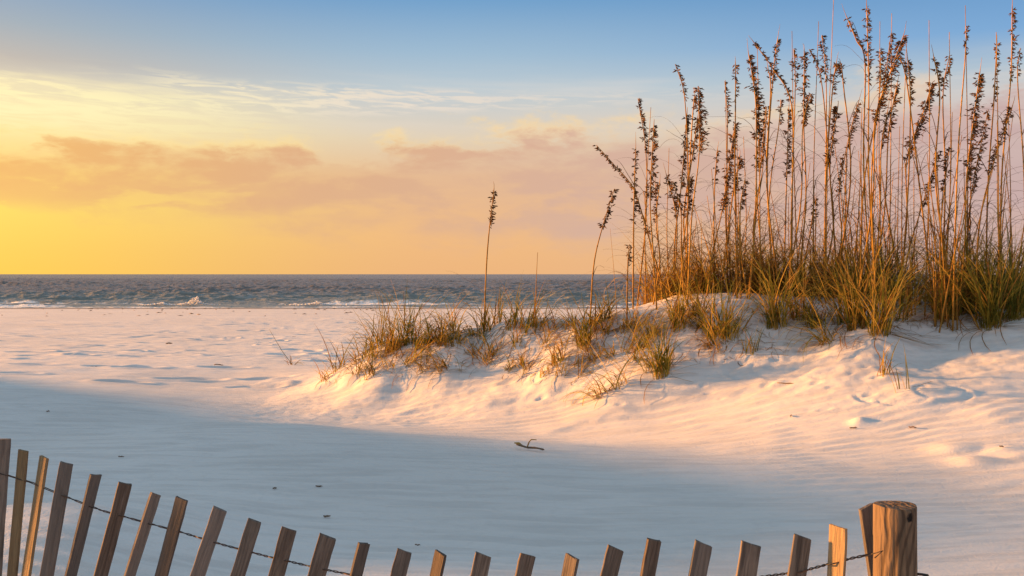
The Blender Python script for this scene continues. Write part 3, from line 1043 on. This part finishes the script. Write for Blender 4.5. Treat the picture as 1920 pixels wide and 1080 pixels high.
# base px, [tip .. head foot .. extra], density, side, label
OATS = [
    (1206, [(1196, 184), (1211, 285)], .35, 1, 'slim seaward sea oat head leaning at the edge of the thick stand'),
    (1216, [(1226, 236), (1219, 373)], .55, 1, 'full brown sea oat head just inside the slim seaward one'),
    (1282, [(1250, 330), (1268, 404)], .5, 1, 'low dark sea oat head at two thirds height near the sea edge'),
    (1310, [(1266, 120), (1284, 187)], .25, 1, 'narrow sea oat head tilted seaward above its neighbours'),
    (1298, [(1309, 163), (1311, 285)], .95, 1, 'broad sea oat head with long open drooping branches'),
    (1272, [(1288, 215), (1277, 352)], .5, 1, 'long narrow sea oat head under the tilted one'),
    (1290, [(1308, 222), (1297, 300)], .45, 1, 'compact sea oat head tucked seaward of the broad drooping one'),
    (1283, [(1294, 332), (1288, 406)], .6, 1, 'low bushy sea oat head below the broad drooping one'),
    (1296, [(1302, 180), (1299, 214)], .2, 1, 'sea oat with a tiny sparse head beside the broad drooping one'),
    (1374, [(1359, 152), (1364, 235)], .22, 1, 'thin sparse sea oat head, seaward of a close pair'),
    (1368, [(1379, 120), (1379, 192)], .15, 1, 'thin sea oat with few seeds reaching higher in a close pair'),
    (1340, [(1378, 232), (1354, 394)], .75, 1, 'long dense leaning sea oat head under the thin close pair'),
    (1358, [(1387, 293), (1374, 366)], .55, 1, 'short curved dark sea oat head below the long leaning one'),
    (1352, [(1345, 283), (1340, 348)], .2, 1, 'faint thin sea oat head with scattered seeds, low and slight'),
    (1412, [(1404, 104), (1416, 180), (1418, 262)], .9, 1, 'tallest thick plume of the seaward half, heavy dark sea oat'),
    (1418, [(1438, 200), (1430, 316)], .55, -1, 'sea oat head close behind the tall thick plume'),
    (1446, [(1458, 74), (1449, 150)], .3, 1, 'pale blurred sea oat head high above the arching one'),
    (1468, [(1414, 80), (1450, 130), (1484, 196)], .3, 1, 'arching sea oat head bowed seaward with a thin whip tip'),
    (1440, [(1440, 128), (1445, 172)], .3, 1, 'small tight sea oat head beside the tall thick plume'),
    (1446, [(1464, 186), (1460, 238)], .25, 1, 'small slender sea oat head under the arching one'),
    (1470, [(1479, 206), (1475, 332)], .4, 1, 'long thin golden sea oat head under the arching one'),
    (1494, [(1488, 92), (1491, 162)], .35, 1, 'sea oat head with a bare whip tip above the thin golden one'),
    (1500, [(1508, 98), (1507, 235)], .6, 1, 'broad loose sea oat head spreading open near the stand middle'),
    (1492, [(1520, 176), (1505, 240)], .5, 1, 'short thick sea oat head crossing the broad loose one'),
    (1545, [(1541, 66), (1549, 152)], .4, 1, 'dark sea oat head with tufted top, topmost of the stand middle'),
    (1556, [(1517, 92), (1540, 152)], .25, 1, 'narrow sea oat head slanting seaward by the tufted one'),
    (1548, [(1568, 119), (1560, 178)], .5, 1, 'drooping half of a sea oat pair meeting at a point'),
    (1590, [(1576, 118), (1581, 156)], .25, -1, 'upright half of a sea oat pair meeting at a point'),
    (1546, [(1571, 200), (1556, 312)], .6, -1, 'full golden sea oat head below the pair meeting at a point'),
    (1582, [(1609, 195), (1588, 280)], .4, 1, 'crooked sea oat head bending landward near the middle'),
    (1560, [(1585, 288), (1573, 365)], .3, -1, 'low slim sea oat head under the crooked one'),
    (1628, [(1588, 33), (1606, 76), (1622, 120)], .22, 1, 'highest curved sea oat with a clump near its whip tip'),
    (1622, [(1625, 15), (1629, 155)], .33, 1, 'loose tall sea oat head reaching nearly to the frame top'),
    (1600, [(1671, 62), (1655, 172)], .4, 1, 'sea oat head behind the great leaning plume, seeds spaced apart'),
    (1604, [(1693, 70), (1668, 140), (1640, 230)], .85, 1, 'great dense plume leaning landward, heaviest of the stand'),
    (1640, [(1650, 92), (1650, 165)], .4, 1, 'short head just seaward of the great leaning plume'),
    (1640, [(1682, 158), (1666, 250)], .55, 1, 'drooping head hanging below the great leaning plume'),
    (1704, [(1702, 112), (1707, 198)], .25, 1, 'narrow spaced sea oat head just landward of the great plume'),
    (1730, [(1683, 104), (1699, 147)], .2, 1, 'thin slanted sea oat head crossing the narrow spaced one'),
    (1672, [(1748, 155), (1728, 220), (1700, 300)], .85, 1, 'thick leaning plume with ragged branches, landward of the great one'),
    (1770, [(1751, 108), (1762, 182)], .25, 1, 'slim sea oat head with a long whip above the ragged plume'),
    (1758, [(1780, 104), (1768, 181)], .25, 1, 'thin open sea oat head with scattered seeds beside the long whip one'),
    (1682, [(1760, 283), (1728, 389)], .5, 1, 'low slanting sea oat head under the ragged plume'),
    (1764, [(1781, 275), (1770, 360)], .4, -1, 'short dark upright sea oat head above the slanting straw stem'),
    (1790, [(1811, 48), (1810, 104)], .2, 1, 'tall bare sea oat with one small high golden clump'),
    (1778, [(1837, 138), (1826, 220), (1812, 337)], .8, 1, 'wide plume with layered drooping branches near the landward end'),
    (1796, [(1853, 205), (1822, 360)], .45, 1, 'long slanting sea oat head behind the layered plume'),
    (1846, [(1869, 82), (1863, 197)], .15, 1, 'sea oat with only a few seeds spaced down a tall thin stem'),
    (1872, [(1898, 18), (1895, 150)], .3, 1, 'tallest landward sea oat with clustered dark seeds at its top'),
    (1834, [(1897, 203), (1858, 323)], .4, -1, 'slender curved sea oat head closing the landward end'),
    (1908, [(1913, 90), (1908, 150)], .12, 1, 'nearly bare sea oat at the very landward edge'),
    (1512, [(1527, 372), (1519, 437)], .35, 1, 'lowest short sea oat head, half hidden by middle stems'),
    (1226, [(1237, 342), (1230, 416)], .3, -1, 'low thin brown sea oat head near the seaward edge'),
    (1268, [(1262, 340), (1277, 400)], .3, 1, 'ragged low head between two bushy low heads'),
    (1384, [(1396, 340), (1388, 392)], .3, 1, 'small hooked head below the short curved dark one'),
    (1424, [(1424, 250), (1418, 320)], .35, 1, 'ragged lower head on the side of the tall thick plume'),
    (1652, [(1664, 210), (1652, 280)], .4, 1, 'golden ragged head just under the great leaning plume'),
]
for i, (bx, chain, dens, side, lab) in enumerate(OATS):
    Y = random.uniform(8.15, 9.0)
    if bx > 1700: Y = random.uniform(7.95, 8.6)
    if bx < 1600: Y = random.uniform(8.55, 9.3)
    # a slight natural bow in the cane
    hx, hy = chain[-1]
    mid = (hx + (bx - hx) * .42 + random.uniform(-13, 13), hy + (590 - hy) * .42)
    stalk(bx + random.gauss(0, 12), Y, list(chain) + [mid], dens, side, lab, G_HEAD, 2000 + i, leaves=9, hs=len(chain) - 1)

stalk(907, 9.0, [(926, 357), (918, 425), (912, 500)], .42, 1, 'lone slender sea oat rising from the low seaward ridge', None, 3001, leaves=1, base_py=630)
stalk(1106, 8.8, [(1152, 354), (1129, 428), (1113, 500)], .5, 1, 'second lone sea oat with a dense slanting head, off the stand', None, 3002, leaves=1, base_py=618)
stalk(1003, 9.0, [(1008, 473), (1005, 540)], 0, 1, 'headless cut stem between the two lone sea oats', None, 3003, leaves=0, cat='grass stem', base_py=636, rad=.005, name='bare_stem')
stalk(1158, 8.8, [(1144, 428), (1152, 520)], 0, 1, 'thin pale stem behind the second lone sea oat', None, 3004, leaves=1, cat='grass stem', base_py=618, rad=.003, name='bare_stem')
stalk(1175, 8.75, [(1180, 458), (1177, 500)], .15, 1, 'short stem with a small curled seed cluster near the stand edge', None, 3005, leaves=2, base_py=622)
stalk(1252, 8.8, [(1118, 272), (1152, 310), (1188, 355), (1215, 440)], .12, -1, 'long whip of sea oat arching far seaward with sparse seeds', None, 3006, leaves=2, hs=3)
stalk(1187, 8.8, [(1192, 280), (1190, 330), (1188, 420)], .1, 1, 'straight sea oat with few seeds, first upright of the stand', None, 3007, leaves=2, hs=2)
stalk(1760, 8.0, [(1808, 380), (1785, 500)], 0, 1, 'tall slanting straw stem rooted on shaded sand before the stand', None, 3008, leaves=1, cat='grass stem', base_py=630, rad=.007, name='bare_stem')
TOPS = [(1563, 0), (1672, 25), (1485, 58), (1742, 38), (1650, 40), (1700, 70), (1535, 40), (1780, 60), (1868, 60), (1810, 10), (1420, 90), (1360, 150)]
for k in range(84):
    bx = random.uniform(1200, 1915)
    tx = bx + random.gauss(2, 30)
    ty = random.uniform(200, 450)
    if k < len(TOPS):
        tx, ty = TOPS[k]; bx = tx + random.uniform(-16, 30)
    Y = random.uniform(8.5, 9.4) if bx < 1700 else random.uniform(7.95, 8.7)
    mid = ((tx + bx) / 2 + random.uniform(-8, 8), (ty + 600) / 2)
    stalk(bx, Y, [(tx, ty), mid], 0, 1, 'thin bare brown stem without seeds amid the thick stand', 'bare stems in the thick stand', 4000 + k, leaves=8, cat='grass stem', rad=.006, name='bare_stem')

# ------------------------------------------------------------------ fence
def wood(name, a, bcol, dark, sc=1.0, knot=None, grey=.6):
    m, n, b = material(name)
    tcc = n.n.new('ShaderNodeTexCoord').outputs['Object']
    oi = n.n.new('ShaderNodeObjectInfo')
    off = n.comb(n.math('MULTIPLY', oi.outputs['Random'], 7.0), n.math('MULTIPLY', oi.outputs['Random'], 3.0), n.math('MULTIPLY', oi.outputs['Random'], 11.0))
    va = n.n.new('ShaderNodeVectorMath'); va.operation = 'ADD'
    n.l.new(tcc, va.inputs[0]); n.l.new(off, va.inputs[1])
    v = va.outputs[0]
    g1 = n.noise(n.mapping(v, (120 * sc, 120 * sc, 5)), 1.0, 6.0, .65, 1.2)
    g2 = n.noise(n.mapping(v, (30 * sc, 30 * sc, 3.0)), 1.0, 4.0, .6, .8)
    blot = n.noise(n.mapping(v, (14, 14, 9)), 1.0, 3.0, .6)
    col = n.mix(n.smooth(g1, .32, .68), a, bcol)
    col = n.mix(n.smooth(g2, .58, .74, 0, .75), col, dark)
    col = n.mix(n.smooth(blot, .55, .75, 0, .5), col, dark)
    r2 = n.math('FRACT', n.math('MULTIPLY', oi.outputs['Random'], 37.7))
    col = n.mix(n.math('MULTIPLY', r2, grey), col, n.mix(g1, (.09, .085, .08, 1), (.21, .20, .19, 1)))
    tint = n.lerp(oi.outputs['Random'], 0, 1, .65, 1.3)
    col = n.mix(1.0, col, tint, 'MULTIPLY')
    hgt = n.math('ADD', g1, n.math('MULTIPLY', g2, .6))
    if knot:
        geo_ = n.n.new('ShaderNodeVectorMath'); geo_.operation = 'SUBTRACT'
        n.l.new(tcc, geo_.inputs[0]); geo_.inputs[1].default_value = knot
        kx, ky, kz = n.sep(geo_.outputs[0])
        wn = n.math('MULTIPLY', n.math('SUBTRACT', n.noise(tcc, 160.0, 2.0), .5), .008)
        r = n.math('SQRT', n.math('ADD', n.math('ADD', n.math('MULTIPLY', kx, kx), n.math('MULTIPLY', ky, ky)), n.math('MULTIPLY', n.math('MULTIPLY', kz, kz), .6)))
        nz = n.noise(n.mapping(tcc, (26, 26, 7)), 1.0, 3.0, .5)
        px2, py2, pz2 = n.sep(tcc)
        # cathedral grain that flows round the knot
        ph = n.math('ADD', n.math('MULTIPLY', px2, 420.0), n.math('ADD', n.math('MULTIPLY', n.math('DIVIDE', 1.0, n.math('ADD', r, .02)), -.42), n.math('MULTIPLY', nz, 14.0)))
        lines = n.math('SINE', ph)
        col = n.mix(n.smooth(lines, -.1, 1.0, 0, .6), col, dark)
        col = n.mix(n.smooth(n.math('ADD', r, wn), .0095, .0065), col, (.006, .004, .003, 1))
        hgt = n.math('ADD', hgt, n.math('MULTIPLY', lines, -.35))
    n.set(b.inputs['Base Color'], col)
    b.inputs['Roughness'].default_value = .8
    b.inputs['Specular IOR Level'].default_value = .25
    bump(n, b, hgt, .004, .9)
    return m


M_SLAT = wood('weathered_lath', (.075, .056, .043, 1), (.185, .145, .112, 1), (.022, .016, .013, 1))
M_PALE_LIT = wood('pale_sunlit_lath', (.20, .135, .07, 1), (.32, .225, .115, 1), (.09, .055, .03, 1), grey=.1)  # lighter wood, with golden sunlight also put into the colour of the sunlit slats
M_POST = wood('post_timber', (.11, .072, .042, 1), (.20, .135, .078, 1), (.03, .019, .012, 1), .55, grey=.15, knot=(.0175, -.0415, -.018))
M_WIRE, n, b = material('rusty_wire')
tw = n.n.new('ShaderNodeTexCoord').outputs['Object']
n.set(b.inputs['Base Color'], n.mix(n.smooth(n.noise(tw, 60.0, 3.0), .4, .62), (.035, .03, .028, 1), (.11, .055, .03, 1)))
b.inputs['Metallic'].default_value = .4
b.inputs['Roughness'].default_value = .6

PX_ = [0, 300, 700, 1100, 1677]; PY_ = [3.05, 2.86, 2.56, 2.31, 2.10]
fY = lambda px: float(np.interp(px, PX_, PY_))
# left x, right x, top y, slope (px moved left per px down), right-top drop, yaw sign (+ turns the broad face to the sun), label
SLATS = [
    (-12, 19, 823, .068, 0, .0, 'dark grey'), (35, 53, 844, .089, 1, 1.15, None), (73, 93, 856, .152, 1, 1.3, None), (113, 137, 867, .178, 1, .45, None),
    (170, 189, 889, .247, 2, -.7, None), (223, 247, 905, .264, 2, -.2, None), (283, 302, 922, .318, 3, -.6, 'split top'), (331, 352, 934, .269, 1, .3, None),
    (399, 426, 952, .338, 5, -.2, None), (465, 490, 975, .305, 2, .2, None), (528, 557, 989, .278, 4, -.1, None), (598, 631, 1003, .28, 5, 0, None),
    (672, 693, 1017, .25, 3, -.6, None), (744, 773, 1031, .255, 4, -.2, None), (817, 836, 1035, .20, 2, .8, None), (890, 922, 1038, .214, 4, -.1, None),
    (975, 1004, 1039, .225, 3, -.2, None), (1062, 1085, 1042, .21, 2, .6, None), (1139, 1170, 1024, .25, 6, -.15, None), (1214, 1239, 1010, .176, 4, -.6, None),
    (1303, 1336, 1015, .188, 7, -.1, None), (1390, 1427, 1016, .156, 6, 0, None), (1488, 1521, 1004, .145, 4, -.15, None), (1555, 1589, 986, .043, 3, .65, None),
    (1609, 1638, 951, -.15, -5, -1.0, None)]
gz0 = ZC - 1.05
fence = empty('sand_fence', ((1677 - 960) / F * 2.10, 2.10, gz0))
tag(fence, 'weathered wooden slat sand fence strung on twisted wire, with a round post', 'fence')
FO = Vector(fence.location)


def slat(xl, xr, ty, slope, rdrop, ys, lab, idx):
    rnd = random.Random(900 + idx)
    cx = (xl + xr) / 2
    Y = fY(cx) + (.05 if idx == 24 else 0)
    wpx = (xr - xl)
    W, T = .0385, .0095
    wv = wpx / F * Y
    if idx == 0: W = .05; T = .02
    dl = math.acos(max(.45, min(1, wv / W)))
    if abs(ys) >= .4: dl = max(dl, abs(ys) * .8)
    else: dl = max(dl, .22 if cx > 1250 else 0)
    yaw = -math.atan2((cx - 960) / F, 1) - (dl if ys > 0 else -dl)
    if wv > W: W = wv
    top = Vector(((cx - 960) / F * Y, Y, ZC - (ty + rdrop / 2 - 514) / F * Y))
    L = (top.z - (gz0 - .3)) * math.sqrt(1 + slope * slope)
    # local: x across, y thick, z along, origin at the top
    nx, nz = 4, 14
    mb = MB()
    prof = []
    for k in range(nz + 1):
        s = k / nz
        z = -L * s ** 1.4
        jw = 1 + rnd.uniform(-.025, .025)
        jx = rnd.uniform(-.0006, .0006)
        bev = .0012
        ring = []
        for (ex, ey) in [(-1, -1), (1, -1), (1, 1), (-1, 1)]:
            hx, hy = W * .5 * jw, T * .5
            for (bx_, by_) in ([(0, 1), (1, 0)] if ex * ey > 0 else [(1, 0), (0, 1)]):
                ring.append(Vector((ex * (hx - bev * bx_) + jx, ey * (hy - bev * by_), z)))
        if k == 0:
            for v in ring:
                v.z += -(v.x / W) * rdrop / F * Y + rnd.uniform(-.0022, .0012)
                if idx == 6 and -.004 < v.x: v.z -= .006
                v.x *= .985
        prof.append(ring)
    vs_ = [v for r_ in prof for v in r_]
    n8 = 8
    fs = []
    for k in range(nz):
        for j in range(n8):
            j2 = (j + 1) % n8
            fs.append((k * n8 + j, (k + 1) * n8 + j, (k + 1) * n8 + j2, k * n8 + j2))
    # top: fan on a slightly raised rough centre
    c = len(vs_)
    vs_.append(sum((v for v in prof[0]), Vector()) / n8 + Vector((0, 0, .0006)))
    fs += [(j, (j + 1) % n8, c) for j in range(n8)]
    fs.append(tuple(nz * n8 + j for j in range(n8))[::-1])
    mb.add(vs_, fs)
    o = mb.build('slat', [M_PALE_LIT if idx in (1, 2, 23) else M_SLAT], fence, smooth=False)
    o.location = top - FO
    o.rotation_euler = (0, math.atan(slope), 0)
    o.rotation_euler = (Matrix.Rotation(math.atan(slope), 4, 'Y') @ Matrix.Rotation(yaw, 4, 'Z')).to_euler()
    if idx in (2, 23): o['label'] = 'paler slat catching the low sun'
    if lab == 'dark grey': o['label'] = 'thicker dark grey end slat'
    if lab == 'split top': o['label'] = 'slat with a split notched top'
    return top, yaw, W, T, slope


info = [slat(*s, i) for i, s in enumerate(SLATS)]

# the round post
mb = MB()
Yp = 2.10
rt, rb_ = 38.5 / F * Yp, 40.5 / F * Yp
topz = ZC - (946 - 514) / F * Yp
N = 48
rnd = random.Random(77)
N = 96
jit = [1 + .012 * math.sin(3 * a * 2 * math.pi / N + 1) + .008 * math.sin(7 * a * 2 * math.pi / N) + .006 * rnd.uniform(-1, 1) * (a % 9 == 0) for a in range(N)]
check = {20: .03, 57: .035, 81: .04, 66: .02}
for a, dpt in check.items(): jit[a] -= dpt


def ring(r, z, rough=0):
    return [Vector((r * jit[a] * math.cos(2 * math.pi * a / N), r * jit[a] * math.sin(2 * math.pi * a / N),
                    z + (.0012 * math.sin(4 * math.pi * a / N + 1) * r / rt) + rnd.uniform(-rough, rough))) for a in range(N)]


side_r = [ring(rt * .985, -.0005), ring(rt, -.003), ring(rt * 1.002, -.03), ring(rt * 1.01, -.09), ring(rt * 1.025, -.16), ring(rb_, -.3), ring(rb_ * 1.02, gz0 - .4 - topz)]
top_r = [ring(rt * .985, -.0005), ring(rt * .9, .0, .0004), ring(rt * .7, .0003, .0005), ring(rt * .4, 0.0, .0004), ring(rt * .12, .0004)]
for rs_ in (side_r, top_r):
    vs_ = [v for r_ in rs_ for v in r_]
    fs = []
    for k in range(len(rs_) - 1):
        for a in range(N):
            a2 = (a + 1) % N
            q4 = (k * N + a, (k + 1) * N + a, (k + 1) * N + a2, k * N + a2)
            fs.append(q4 if rs_ is side_r else q4)
    if rs_ is top_r: fs.append(tuple((len(rs_) - 1) * N + a for a in range(N)))
    mb.add(vs_, fs)
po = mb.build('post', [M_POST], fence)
po.location = Vector(((1678 - 960) / F * Yp, Yp, topz)) - FO

# twisted wire, woven round the slats
WIRE = [(-40, 876), (0, 887), (60, 905), (120, 930), (190, 957), (270, 979), (340, 998), (420, 1022), (500, 1043), (600, 1066), (700, 1086), (830, 1112), (960, 1128), (1100, 1126), (1250, 1108), (1330, 1096),
        (1440, 1080), (1500, 1072), (1560, 1056), (1600, 1046), (1640, 1038)]
wx = [w[0] for w in WIRE]; wy = [w[1] for w in WIRE]
ks = np.arange(-40, 1645, 2.5)
cent = []
for i, (tp, yaw, W, T, slope) in enumerate(info):
    s = SLATS[i]
    cx = (s[0] + s[1]) / 2
    y_w = float(np.interp(cx, wx, wy))
    cent.append(cx - slope * (y_w - s[2]))
cent = np.array(cent)
for st in (1, -1):
    pts = []
    for px in ks:
        Y = fY(px)
        py = float(np.interp(px, wx, wy))
        d = np.abs(cent - px).min()
        gap = sstep(14, 26, np.array(d))
        ph = px * .24 + (0 if st > 0 else math.pi)
        rr = .0019
        off_y = (math.sin(ph) * rr) * float(gap) - st * (.0085) * float(1 - gap)
        off_z = (math.cos(ph) * rr) * float(gap) + st * .0015 * float(1 - gap)
        pts.append(Vector(((px - 960) / F * Y, Y + off_y, ZC - (py - 514) / F * Y + off_z)) - FO)
    mb = MB()
    mb.tube(pts, .0015, 6)
    mb.build('wire', [M_WIRE], fence)
mb = MB()
pz = lambda px, py, Y: Vector(((px - 960) / F * Y, Y, ZC - (py - 514) / F * Y)) - FO
mb.tube([pz(1716, 1076, 2.1), pz(1728, 1077, 2.09), pz(1739, 1079, 2.09), pz(1741, 1084, 2.085)], [.003, .003, .0035, .003], 6)
mb.tube([pz(1634, 1039, 2.06), pz(1655, 1033, 2.04), pz(1640, 1046, 2.05)], .0016, 6)
mb.build('wire', [M_WIRE], fence)

# ------------------------------------------------------------------ things on the sand
M_TWIG, n, b = material('driftwood')
tcc = n.n.new('ShaderNodeTexCoord').outputs['Object']
n.set(b.inputs['Base Color'], n.mix(n.noise(tcc, 40.0, 3.0), (.11, .075, .05, 1), (.24, .16, .10, 1)))
b.inputs['Roughness'].default_value = .8


def twig(px, py, lpx, ang, rad, lab, curve=.15, fork=False):
    x, y = at(px, py)
    z = zat(x, y)
    L = lpx / F * y
    rnd = random.Random(int(px * 7 + py))
    pts = []
    for i in range(6):
        s = i / 5 - .5
        pts.append(Vector((math.cos(ang) * L * s, math.sin(ang) * L * s + curve * L * (.25 - s * s), rad * .8 + rnd.uniform(0, rad))))
    mb = MB()
    mb.tube(pts, [rad * .7 * q for q in (.7, 1, .9, 1.1, .8, .5)], 6)
    if fork:
        mb.tube([pts[3], pts[3] + Vector((L * .14, -.01, L * .16))], [rad * .6, rad * .25], 5)
    o = mb.build('driftwood_twig', [M_TWIG])
    o.location = (x, y, z)
    tag(o, lab, 'twig', 'bits of driftwood lying on the sand')


for a in [
    (227, 858, 11, .1, .005, 'small dark twig on the shaded sand above the leaning slats'),
    (598, 911, 13, -.1, .005, 'flat dark twig alone in the middle of the shaded sand'),
    (515, 917, 7, .4, .006, 'dark crumb of bark just seaward of the flat dark twig'),
    (613, 975, 15, -.35, .006, 'brown twig lying above the gap between two slat tops'),
    (783, 1028, 10, -.1, .004, 'thin brown twig close behind the sagging low part of the fence'),
    (1483, 782, 9, 1.2, .006, 'reddish stub sticking up on the bright sand', .3, True),
    (1711, 802, 14, -.6, .007, 'dark wedge of wood on the bright sand beside the lit nub'),
    (1478, 722, 42, -.55, .006, 'long stalk fragment lying below the stand on pale sand'),
    (410, 686, 18, -.05, .009, 'dark stick on the open beach casting a thin shadow'),
    (175, 687, 16, .1, .014, 'dark lump of driftwood on the seaward beach'),
    (317, 647, 12, .1, .016, 'dark lump standing on the open beach farther out'),
    (90, 775, 6, .2, .007, 'tiny dark speck of bark at the edge of the shade'),
    (1600, 803, 14, -.2, .006, 'little bark chip at the foot of the lit sand nub', .2, True),
    (1878, 850, 8, -.2, .006, 'small dark chip on the rippled bright sand'),
    (855, 700, 8, 1.5, .005, 'short upright stick in the shaded hollow of the dune'),
    (548, 632, 14, .1, .016, 'dark scrap on the beach beyond the small yellow weed'),
]:
    twig(*a)

mb = MB()
rl = random.Random(31)
for k in range(900):
    px = rl.uniform(600, 1900)
    lo = np.interp(px, [600, 700, 900, 1100, 1300, 1500, 1650, 1700, 1900], [700, 655, 630, 615, 580, 585, 600, 612, 600])
    hi = np.interp(px, [600, 700, 900, 1100, 1300, 1500, 1650, 1700, 1900], [724, 722, 700, 735, 690, 670, 655, 630, 625])
    py = lo + (hi - lo) * rl.random() ** 1.7
    x, y = at(px, py)
    L = rl.uniform(.03, .16); a0 = rl.gauss(0, .7) + (math.pi if rl.random() < .5 else 0); cv = rl.gauss(0, 1.0)
    pts = []
    for i in range(5):
        u = i / 4
        xx = x + math.cos(a0 + cv * u) * L * u; yy = y + math.sin(a0 + cv * u) * L * u
        pts.append(Vector((xx, yy, zg(xx, yy) + .002 + .02 * rl.random() * math.sin(u * 3.14) * (L > .08))))
    w = rl.uniform(.003, .006)
    mb.ribbon(pts, [w, w, w * .9, w * .7, w * .3], Vector((-math.sin(a0), math.cos(a0), .2)), rl.choice((0, 0, 1)))
tag(mb.build('grass_litter', [M_BROWN, M_STRAW]), 'dead blades and stalk bits strewn over the dune sand', 'litter', kind='stuff')

mb = MB()
for k in range(130):
    Y = rl.uniform(40, 66) if k % 3 else rl.uniform(62, 67)
    X = rl.uniform(-.56, .2) * Y
    zz = zat(X, Y)
    L = rl.uniform(.06, .3); a0 = rl.gauss(0, .5); r0 = rl.uniform(.01, .028)
    mb.tube([(X - L * math.cos(a0) / 2, Y - L * math.sin(a0) / 2, zz), (X, Y, zz + r0), (X + L * math.cos(a0) / 2, Y + L * math.sin(a0) / 2, zz)], [r0 * .4, r0, r0 * .4], 5)
tag(mb.build('seaweed_wrack', [M_TWIG]), 'scraps of dark seaweed strewn along the water line', 'seaweed', kind='stuff')

# a dead sprig on the shaded sand
x, y = at(992, 845)
mb = MB()
S = y / F
mb.tube([Vector((-24 * S, 0, 10 * S)), Vector((-16 * S, .0, 8 * S)), Vector((-2 * S, -.01, 4 * S)), Vector((14 * S, -.03, 4 * S)), Vector((28 * S, -.06, 3 * S))], [1.8 * S, 2.3 * S, 1.7 * S, 1.1 * S, .8 * S], 6, 0)
mb.tube([Vector((-4 * S, -.01, 5 * S)), Vector((10 * S, -.03, 6 * S)), Vector((26 * S, -.07, 4 * S))], [1.5 * S, 1.2 * S, 2 * S], 5, 0)
mb.tube([Vector((-4 * S, -.01, 4 * S)), Vector((0, 0, 14 * S)), Vector((4 * S, 0, 19 * S)), Vector((14 * S, .01, 18 * S))], [1.4 * S, 1.2 * S, 1.1 * S, .7 * S], 5, 1)
mb.ribbon([Vector((-28 * S, .01, 12 * S)), Vector((-20 * S, 0, 11 * S)), Vector((-12 * S, -.01, 7 * S))], [3 * S, 8 * S, 4 * S], Vector((0, 1, .5)), 1)
o = mb.build('dead_sprig', [M_TWIG, M_STRAW])
o.location = (x, y, zat(x, y) + .002)
tag(o, 'forked dead sprig lying in the middle of the shaded sand', 'sprig')
